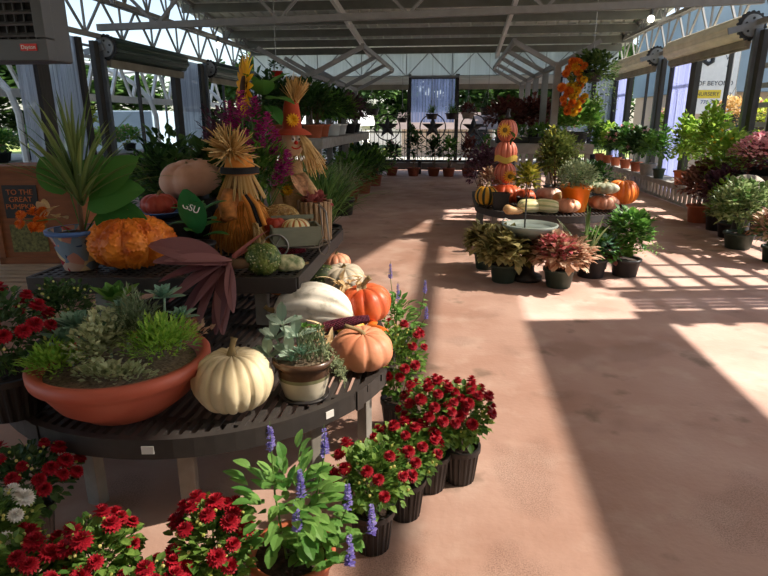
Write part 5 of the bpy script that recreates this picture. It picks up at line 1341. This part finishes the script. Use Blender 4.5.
for k, (x, y, z, r, s, m, lb) in enumerate(((-2.78, 20.1, 1.85, .24, .5, 'fern', 'hanging fern in front of the dark opening, leftmost on the back wall'),
        (-.77, 20.0, 1.72, .2, .42, 'fern', 'hanging fern over the middle star ring, left of the pair before the blue panel'),
        (-.1, 20.0, 1.72, .22, .5, 'fern', 'spreading hanging fern, right of the pair before the blue panel'),
        (1.03, 19.6, 1.85, .26, .7, 'dark', 'largest dark hanging fern, right of the blue panel'))):
    basket(lb, (x, y, z), 120 + k, roof_z(y) - .25, [('fronds', LF[m], lambda mb, rng, s=s: fern(mb, rng, (0, 0, .18), 44, s, (0,), (20, 88), (60, 120), .07, 9))], r)
basket('small dark hanging pot near the left edge of the blue panel', (-1.76, 20.2, 1.62), 130, roof_z(20.2) - .25, [('foliage', LF['dark'], B((0, 0, .24), (.2, .2, .16), 120, .09, .05))], .17)
basket('brown coco lined hanging basket left of the largest fern', (.42, 20.1, 1.74), 131, roof_z(20.1) - .25, [('foliage', LF['burg'], B((0, 0, .28), (.26, .26, .2), 200, .1, .06))], .22, 'wood')
# stars in rings
def star(label, loc):
    t = thing('star_ring', label, 'wall ornament', loc)
    R = .43; n = 40; MB().tube([(R * cos(2 * pi * i / n), 0, R * sin(2 * pi * i / n)) for i in range(n)], .022, 6, closed=True).build('ring', M['iron'], t)
    mb = MB(); pt = []
    for i in range(10):
        a = pi / 2 + pi * i / 5; r = .4 if i % 2 == 0 else .155; pt.append((r * cos(a), 0, r * sin(a)))
    mb.add(pt + [(0, -.07, 0), (0, .07, 0)], [(i, (i + 1) % 10, 10) for i in range(10)] + [((i + 1) % 10, i, 11) for i in range(10)]); mb.build('star', M['iron'], t)
    MB().tube([(0, 0, R), (0, 0, R + .35)], .006, 4).build('hanger', M['wire'], t)
    return t
star('dark metal star in a ring at the left, before the dark opening', (-2.28, 20.3, 1.46))
star('dark metal star in a ring in the centre, under the two ferns', (-.74, 20.3, 1.46))
star('dark metal star in a ring at the right, half hidden behind leaves', (.62, 20.3, 1.45))
t = thing('plant_rail', 'dark rail shelf standing along the floor in front of the back wall', 'rail', (-1.1, 19.3, 0))
MB().box((0, 0, .42), (7.2, .3, .05)).build('shelf', M['post_dk'], t)
for k in range(5): MB().box((-3.4 + 1.7 * k, 0, .2), (.09, .25, .4)).build('leg', M['post_dk'], t)
# row of pots along the back wall
bp = [(-3.9, 'dark', None, .8, 'dark leafy bush, first from the left in the row of pots along the back wall'), (-3.2, 'mid', 'yellow', .75, 'yellow flowered plant in the back row left of the leftmost star'), (-2.55, 'dark', None, .7, 'dark plant in the back row under the leftmost star'),
      (-1.95, 'dark', 'pink', .75, 'dark plant with pale pink blooms in the back row left of the blue panel'), (-1.25, 'dark', None, 1.2, 'tall thin leafed plant in the back row by the left edge of the blue panel'), (-.62, 'dark', None, .95, 'broad leafed plant in the back row right under the centre star'),
      (-.15, 'mid', None, .9, 'plant in the back row just left of the post right of the blue panel'), (.45, 'burg', None, .9, 'burgundy plant in the back row right of the blue panel'), (1.0, 'mid', 'pink', .9, 'pink flowered plant at the right end of the back row')]
for k, (x, m, fl, h, lb) in enumerate(bp):
    fol = [('foliage', LF[m], B((0, 0, .3 + h * .5), (.28, .26, h * .5), 190, .16, .07, shell=.3)), ('stems', M['twig'], ST(.2, (0, 0, .3 + h * .5), (.25, .25, h * .5), 6, .008))]
    if fl: fol.append(('bloom_cover', FL[fl], B((0, 0, .35 + h * .6), (.28, .25, h * .45), 60, .06, .05)))
    plant('potted_shrub', lb, 'potted plant', (x, 18.5 + .12 * (k % 2), 0), (.2, .15, .26), fol, 140 + k, pot_mat='terra_dk')
# left bench: clay pots with dark foliage
lb_ = [(-2.85, 11.9, 'terra', 'dark', .5, .9, 'dark bush in a red clay pot at the near end of the left bench'), (-2.9, 12.8, 'terra', 'mid', .45, .8, 'green bush in a red clay pot, second along the left bench'), (-2.85, 13.8, 'white', 'dark', .45, .85, 'dark bush in a white pot midway along the left bench'),
       (-2.9, 14.9, 'white', 'fern', .45, .75, 'light green bush in a white pot on the left bench'), (-2.85, 16.0, 'blackpot', 'purp', .48, .8, 'purple dark bush toward the far end of the left bench'), (-2.9, 17.1, 'blackpot', 'dark', .48, .8, 'dark bush at the far end of the left bench'),
       (-3.8, 12.3, 'terra', 'dark', .55, 1.1, 'tall dark bush at the back of the left bench behind the hat'), (-3.8, 14.2, 'blackpot', 'dark', .6, 1.1, 'broad dark bush at the back of the left bench midway'), (-3.8, 16.3, 'blackpot', 'dark', .6, 1.0, 'broad dark bush at the back of the left bench near its end')]
for k, (x, y, pm, m, r, h, lb) in enumerate(lb_):
    plant('potted_shrub', lb, 'potted plant', (x, y, 1.35), (.2, .15, .26), [('foliage', LF[m], B((0, 0, .26 + h * .42), (r, r, h * .5), 420, .17, .07, shell=.3)), ('stems', M['twig'], ST(.2, (0, 0, .26 + h * .42), (r, r, h * .5), 8, .008))], 160 + k, pot_mat=pm)
basket('red hanging pot high behind the scarecrow hair on the left', (-3.95, 13.2, 2.62), 171, roof_z(14) - .2, [('foliage', LF['dark'], B((0, 0, .24), (.16, .16, .12), 60, .08, .05))], .13, 'red_badge')
# grasses and bushes under the left bench
for k, (x, y, n, L, m, lb) in enumerate(((-1.75, 7.7, 260, 1.1, 'grass', 'big clump of arching green grass on the floor behind the bark basket'), (-2.3, 9.2, 220, 1.1, 'grass', 'tall grass clump behind the nearest one beside the left bench'), (-2.05, 10.6, 160, .9, 'sage', 'grey green strappy grass spilling into the aisle'))):
    plant('ornamental_grass', lb, 'potted grass', (x, y, 0), (.24, .2, .3), [('blades', LF[m] if m == 'grass' else LF['greygr'], BL((0, 0, .28), n, L, .03, (40, 88), (40, 110), .1, seg=6))], 180 + k)
for k, (x, y, m, r, h, lb) in enumerate(((-2.2, 12.3, 'mid', .5, .8, 'green bush on the floor in front of the left bench, nearest'), (-2.15, 13.9, 'dark', .5, .8, 'dark bush on the floor in front of the left bench, second'), (-2.1, 15.6, 'fern', .5, .75, 'light green bush on the floor in front of the left bench, third'), (-2.6, 17.2, 'dark', .5, .8, 'dark bush on the floor at the far end of the left bench'))):
    plant('potted_shrub', lb, 'potted plant', (x, y, 0), (.2, .16, .28), [('foliage', LF[m], B((0, 0, .2 + h * .5), (r, r, h * .5), 420, .15, .06, shell=.3)), ('stems', M['twig'], ST(.2, (0, 0, .2 + h * .5), (r, r, h * .5), 8, .008))], 190 + k, pot_mat='terra_dk')
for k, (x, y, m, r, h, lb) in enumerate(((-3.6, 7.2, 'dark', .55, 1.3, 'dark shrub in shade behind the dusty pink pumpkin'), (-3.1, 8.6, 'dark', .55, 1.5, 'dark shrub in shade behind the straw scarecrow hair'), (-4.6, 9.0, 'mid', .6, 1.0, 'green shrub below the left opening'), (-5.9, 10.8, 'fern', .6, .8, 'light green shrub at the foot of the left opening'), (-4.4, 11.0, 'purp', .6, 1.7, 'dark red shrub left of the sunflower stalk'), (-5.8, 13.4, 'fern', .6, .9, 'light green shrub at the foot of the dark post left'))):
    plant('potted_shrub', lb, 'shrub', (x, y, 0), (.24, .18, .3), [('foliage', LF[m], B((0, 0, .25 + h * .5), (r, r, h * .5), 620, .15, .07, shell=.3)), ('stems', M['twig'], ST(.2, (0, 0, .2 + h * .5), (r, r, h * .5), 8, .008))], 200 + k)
# ------------------------------------------------------------------ slatted bench and crate at left
t = thing('slatted_bench', 'low bench of pale weathered slats at the left edge', 'bench', (-4.35, 4.85, 0), .12)
for k in range(12): MB().box((0, -.75 + .13 * k, .385), (2.2, .085, .03)).build('slat', M['slat'], t)
MB().box((-.9, 0, .34), (.08, 1.6, .06)).box((.9, 0, .34), (.08, 1.6, .06)).box((0, 0, .34), (.08, 1.6, .06)).build('bearers', M['slat'], t)
for sx in (-.9, .9):
    for sy in (-.65, .65): MB().box((sx, sy, .155), (.09, .09, .31)).build('leg', M['slat'], t)
t = thing('display_crate', 'brown plywood display crate with a black printed panel on the slatted bench', 'crate', (-3.86, 5.15, .4), .2)
MB().box((0, 0, .45), (.78, .5, .9)).build('body', M['crate'], t, bev=.01)
pn = MB().box((-.12, -.254, .58), (.3, .01, .3)).build('printed_panel', M['black'], t)
MB().box((-.1, -.254, .24), (.32, .01, .26)).build('floral_panel', mat('floral_print', '6b6a3c', .7, .6, 40), t)
text('TO THE\nGREAT\nPUMPKIN', .066, mat('orange_print', 'c9713a', .7, .05), pn, (-.12, -.262, .6), (pi / 2, 0, 0))
mb = MB(); mb.box((-.36, -.26, .45), (.05, .03, .9)).box((.36, -.26, .45), (.05, .03, .9)).box((0, -.26, .875), (.78, .03, .05)).box((0, -.26, .03), (.78, .03, .06)); mb.build('front_frame', M['crate'], t)
# ------------------------------------------------------------------ outdoors
def tree(label, loc, seed, s=1.0, src=None):
    if src: return dup(src, loc, rz=seed, sc=s, label=label)
    rng = random.Random(seed); t = thing('leafy_tree', label, 'tree', loc); 
    MB().tube([(0, 0, 0), (.1, 0, 2), (0, .1, 4), (.1, 0, 6)], [.3, .24, .18, .08], 8).build('trunk', M['twig'], t, smooth=True)
    mb = MB()
    for k in range(22):
        d = rdir(rng, -.7); bush(mb, rng, (d.x * 2.2, d.y * 2.0, 3.7 + d.z * 2.7), (1.4, 1.4, 1.3), 240, .5, .4, shell=.3)
    mb.build('crown', LF['tree'], t); return t
T0 = tree('leafy tree behind the back wall, above the leftmost star', (-3, 42, -.1), 1)
for k, (x, y, s, lb) in enumerate(((-9.5, 43, 1.15, 'leafy tree behind the back wall at its left corner'), (3.2, 43, 1.05, 'leafy tree behind the back wall right of the blue panel'), (9.4, 42, 1.0, 'leafy tree beyond the back wall behind the branching posts'), (16.5, 44, 1.2, 'leafy tree beyond the right back corner'),
        (-6.2, 37.5, .8, 'round tree behind the white shed across the street'), (1.6, 37, .75, 'round tree behind the pinkish tan building across the street'), (7.6, 37.5, .8, 'round tree behind the parked car'), (-11.5, 37, .8, 'round tree left of the white shed across the street'),
        (-19, 31, 1.1, 'leafy tree seen through the left opening, farthest'), (-20, 24, 1.1, 'leafy tree seen through the left opening, behind the grey trailer'), (-20, 16.5, 1.1, 'leafy tree seen through the left opening, nearest'), (-20, 9, 1.15, 'leafy tree outside the left wall beyond the heater'), (-16, 42, 1.25, 'leafy tree far beyond the left greenhouse frame'), (5.6, 32.5, .7, 'small dark tree behind the farther right opening'))):
    tree(lb, (x, y, -.1), k * 1.3, (s, s, s * .6) if x < -15 else s, T0)
# fence behind the back wall
t = thing('iron_fence', 'dark picket fence outside behind the back wall', 'fence', (-1, 23.2, -.1))
MB().box((0, 0, 1.35), (16, .04, .05)).box((0, 0, .2), (16, .04, .05)).build('rails', M['iron'], t)
mb = MB()
for k in range(94): mb.box((-7.9 + .17 * k, 0, .75), (.022, .022, 1.4))
mb.build('pickets', M['iron'], t)
def house(name, label, loc, w_, d_, h, m, rm, win=()):
    t = thing(name, label, 'building', loc)
    MB().box((0, 0, h / 2), (w_, d_, h)).build('wall', m, t)
    mb = MB(); mb.add([(-w_ / 2 - .3, -d_ / 2 - .3, h), (w_ / 2 + .3, -d_ / 2 - .3, h), (w_ / 2 + .3, d_ / 2 + .3, h), (-w_ / 2 - .3, d_ / 2 + .3, h), (-w_ / 2 - .3, 0, h + d_ * .28), (w_ / 2 + .3, 0, h + d_ * .28)], [(0, 1, 5, 4), (2, 3, 4, 5), (1, 2, 5), (3, 0, 4), (3, 2, 1, 0)])
    mb.build('roof', rm, t)
    for x, z in win: MB().box((x, -d_ / 2 - .02, z), (.9, .06, 1.1)).build('window', M['glass_dark'], t)
    return t
house('house', 'pinkish tan building across the street behind the centre star', (-.4, 32, -.1), 4.6, 3, 1.35, M['tanwall'], M['house_roof'], ((1.6, 1.0),))
house('shed', 'white shed across the street behind the left star', (-6.4, 33, -.1), 3, 3, 1.5, M['white'], M['white'], ((-.8, 1.0),))
# parked car
t = thing('car', 'white parked car outside beyond the back fence at right', 'car', (3.6, 30, -.1), .1)
mb = MB(); pr = [(-2.1, .35), (-2.1, .8), (-1.3, .95), (-.8, 1.4), (.8, 1.4), (1.3, .98), (2.0, .85), (2.1, .35)]
mb.add([(x, -.85, z) for x, z in pr] + [(x, .85, z) for x, z in pr], [tuple(reversed(range(8))), tuple(range(8, 16))] + [(i, 8 + i, 8 + (i + 1) % 8, (i + 1) % 8)[::-1] for i in range(8)]); mb.build('body', M['white'], t, bev=.05)
MB().box((0, -.86, 1.16), (1.7, .02, .3)).build('side_window', M['glass_dark'], t)
for x in (-1.3, 1.3):
    for y in (-.8, .8): MB().tube([(x, y - .1, .32), (x, y + .1, .32)], .32, 16).build('wheel', M['black'], t)
# building and sign outside at right
t = thing('shop_building', 'tan building with a tall blue grey fascia outside the right opening', 'building', (13, 26, -.1))
MB().box((0, 0, 1.4), (9.6, 6, 2.8)).build('wall', M['tanwall'], t)
MB().box((0, -.3, 4.2), (9.9, 6.6, 2.9)).build('fascia', M['awning'], t)
MB().box((-2.4, -3.03, 1.1), (1.3, .06, 2.2)).build('dark_doorway', M['glass_dark'], t); MB().box((.5, -3.03, 1.1), (1.2, .06, 2.2)).build('dark_doorway', M['glass_dark'], t)
t = thing('shop_sign', 'white upright sign with a yellow band and lettering outside the right opening', 'sign', (8.42, 21.2, 1.9))
bd = MB().box((0, 0, 1.2), (1.32, .08, 2.4)).build('board', M['white'], t)
MB().box((-.62, .06, -.6), (.08, .08, 2.8)).box((.62, .06, -.6), (.08, .08, 2.8)).build('post', M['white'], t)
MB().box((-.18, -.045, .62), (.82, .012, .26)).build('yellow_band', mat('sign_yellow', 'e0c33a', .6, .05), bd)
ink = mat('sign_ink', '3a4048', .7, .05)
text('NURSERY', .17, ink, bd, (-.18, -.055, .62), (pi / 2, 0, 0))
text('& 2', .16, ink, bd, (.45, -.05, .6), (pi / 2, 0, 0))
text('770-5386', .17, mat('sign_blue', '3c4f8a', .7, .05), bd, (-.05, -.05, .36), (pi / 2, 0, 0))
text('OF BEYOND', .2, ink, bd, (0, -.05, .95), (pi / 2, 0, 0))
for k, ch in enumerate('SVAY'): text(ch, .2, ink, bd, (.2 + .07 * k, -.05, 1.95 - .22 * k), (pi / 2, 0, 0))
mb = MB(); mb.tube([(-.42, -.05, 1.95), (-.42, -.05, 1.62), (-.3, -.05, 1.55), (-.18, -.05, 1.62), (-.18, -.05, 1.95)], .07, 8); mb.build('black_mark', M['black'], bd)
# hanging baskets outside the right openings
for k, (x, y, z, m, fl, lb) in enumerate(((6.3, 18.9, 1.45, 'bright', 'pink', 'hanging basket with pink flowers outside the farther right opening'), (6.05, 14.1, 1.62, 'straw', None, 'straw coloured dry hanging basket outside the nearer right opening'), (6.2, 12.9, 1.5, 'lime', 'pink', 'lime and pink hanging basket outside the right opening near the picture edge'))):
    LF.setdefault('straw', M['straw'])
    fol = [('foliage', LF[m], B((0, 0, .25), (.44, .42, .3), 420, .1, .05)), ('trails', LF[m], trails(120, .34, .3))]
    if fl: fol.append(('bloom_cover', FL[fl], B((0, 0, .3), (.44, .42, .3), 60, .07, .06, zmin=0)))
    basket(lb, (x, y, z), 220 + k, 3.3, fol, .22)
t = thing('hanging_rail', 'steel rail outside the right wall that the baskets hang from', 'rail', (6.2, 15.5, 0))
MB().tube([(0, -5, 3.3), (0, 5.5, 3.3)], .03, 8).build('pipe', M['steel'], t)
for y in (-5, 0, 5.4): MB().tube([(.3, y, -.1), (.3, y, 3.3), (0, y, 3.3)], .03, 6).build('post', M['steel'], t)
# slats added out of view beyond the right wall to cast bar shadows indoors
t = thing('added_shadow_slats', 'added slat rack outside the near right wall, casting bar shadows on the floor', 'rack', (XR + .35, 8.75, -.1))
for k in range(9): MB().box((0, 0, .7 + .34 * k), (.03, 6.4, .09), (0, 0, .03)).build('slat', M['wood_gray'], t)
for y in (-3.1, -1.6, -.1, 1.4, 2.9): MB().box((.04, y, 1.75), (.05, .08, 3.5)).build('upright', M['wood_gray'], t)
# greenhouse frame outside at left
t = thing('greenhouse_frame', 'white tubular greenhouse frame outside the left opening', 'greenhouse', (-11, 12, -.1))
for y in (-2, 3, 8):
    pts = [(-3.2 + 0, y, 0), (-3.2, y, 1.9)] + [(-3.2 * cos(a), y, 1.9 + 1.5 * sin(a)) for a in [pi * i / 12 for i in range(1, 12)]] + [(3.2, y, 1.9), (3.2, y, 0)]
    MB().tube(pts, .06, 6).build('hoop', M['white'], t)
MB().bar((2.6, -4, 2.3), (2.6, 9, 2.3), .12, .16).bar((2.6, -4, 3.2), (2.6, 9, 3.2), .08, .08).build('chords', M['white'], t)
for k in range(13): MB().bar((2.6, -4 + k, 2.3), (2.6, -3.5 + k, 3.2), .07, .07).bar((2.6, -3.5 + k, 3.2), (2.6, -3 + k, 2.3), .06, .06).build('web', M['white'], t)
for k, (y, lb) in enumerate(((11.5, 'plant bench outside the left opening, nearer, with bright greens'), (15.5, 'plant bench outside the left opening, farther, with mixed flowers'))):
    t = rbench(lb, -10.2, -8.8, y - 1.6, y + 1.6, .85, M['wood_gray'])
    for j in range(6):
        plant('potted_shrub', ('%s pot of greens on the %s outdoor bench at left' % (('first', 'second', 'third', 'fourth', 'fifth', 'sixth')[j], ('nearer', 'farther')[k])), 'potted plant', (-9.3 - .35 * (j % 2), y - 1.3 + .5 * j, .85), (.16, .12, .2),
              [('foliage', LF[('bright', 'fern', 'mid')[j % 3]], B((0, 0, .4), (.32, .3, .26), 220, .13, .06))] + ([('bloom_cover', FL['pink'], B((0, 0, .45), (.3, .3, .25), 40, .06, .05))] if k else []), 300 + 10 * k + j)
basket('chartreuse hanging basket outside the left opening', (-8.2, 12.4, 1.55), 330, 3.3, [('foliage', LF['lime'], B((0, 0, .22), (.34, .34, .24), 300, .11, .08))], .18)
t = thing('hanging_rail', 'steel rail outside the left wall above the chartreuse basket', 'rail', (-8.2, 13, 0))
MB().tube([(0, -4, 3.3), (0, 4, 3.3)], .03, 8).build('pipe', M['steel'], t)
for y in (-4, 4): MB().tube([(-.3, y, -.1), (-.3, y, 3.3), (0, y, 3.3)], .03, 6).build('post', M['steel'], t)
t = thing('storage_trailer', 'pale grey trailer parked beyond the greenhouse frame at left', 'trailer', (-13.2, 25.5, -.1), .1)
MB().box((0, 0, 1.3), (2.4, 7, 1.7)).build('body', M['awning'], t, bev=.04); MB().box((0, 0, .42), (2.0, 6.4, .12)).build('chassis', M['iron'], t)
for x in (-1.0, 1.0):
    for y in (-.6, .6): MB().tube([(x - .12, y, .36), (x + .12, y, .36)], .36, 16).build('wheel', M['black'], t)

# ------------------------------------------------------------------ repeats that belong together
GROUPS = (('along the back wall', 'potted plants along the back wall'), ('in the back row', 'potted plants along the back wall'), ('of the left bench', 'dark potted bushes on the left bench'), ('on the left bench', 'dark potted bushes on the left bench'), ('along the left bench', 'dark potted bushes on the left bench'),
          ('pink geranium', 'pots along the right bench'), ('end of the right bench', 'pots along the right bench'), ('hanging fern', 'ferns hanging before the back wall'), ('star in a ring', 'star rings before the back wall'), ('leafy tree', 'trees outdoors'), ('rolled curtain', 'rolled curtains on the walls'),
          ('in front of the left bench', 'bushes on the floor along the left bench'), ('outdoor bench', 'pots on the outdoor benches'), ('warty gourd', 'small gourds on the raised shelf'), ('ear of dried corn', 'ears of dried corn'), ('lattice truss', 'lattice trusses'), ('grass clump', 'grasses beside the aisle'), ('clump of arching green grass', 'grasses beside the aisle'),
          ('coleus', 'coleus pots before the middle table'), ('salmon pumpkin', 'pumpkins on the middle table'), ('on the middle table', 'things on the middle table'), ('plant bench outside', 'outdoor plant benches'), ('slatted box', 'boxes on the raised shelf'))
for o in list(COL.objects):
    if o.parent is None and o.get('label') and not o.get('group'):
        for k, gname in GROUPS:
            if k in o['label'] and not (gname == 'things on the middle table'): o['group'] = gname; break
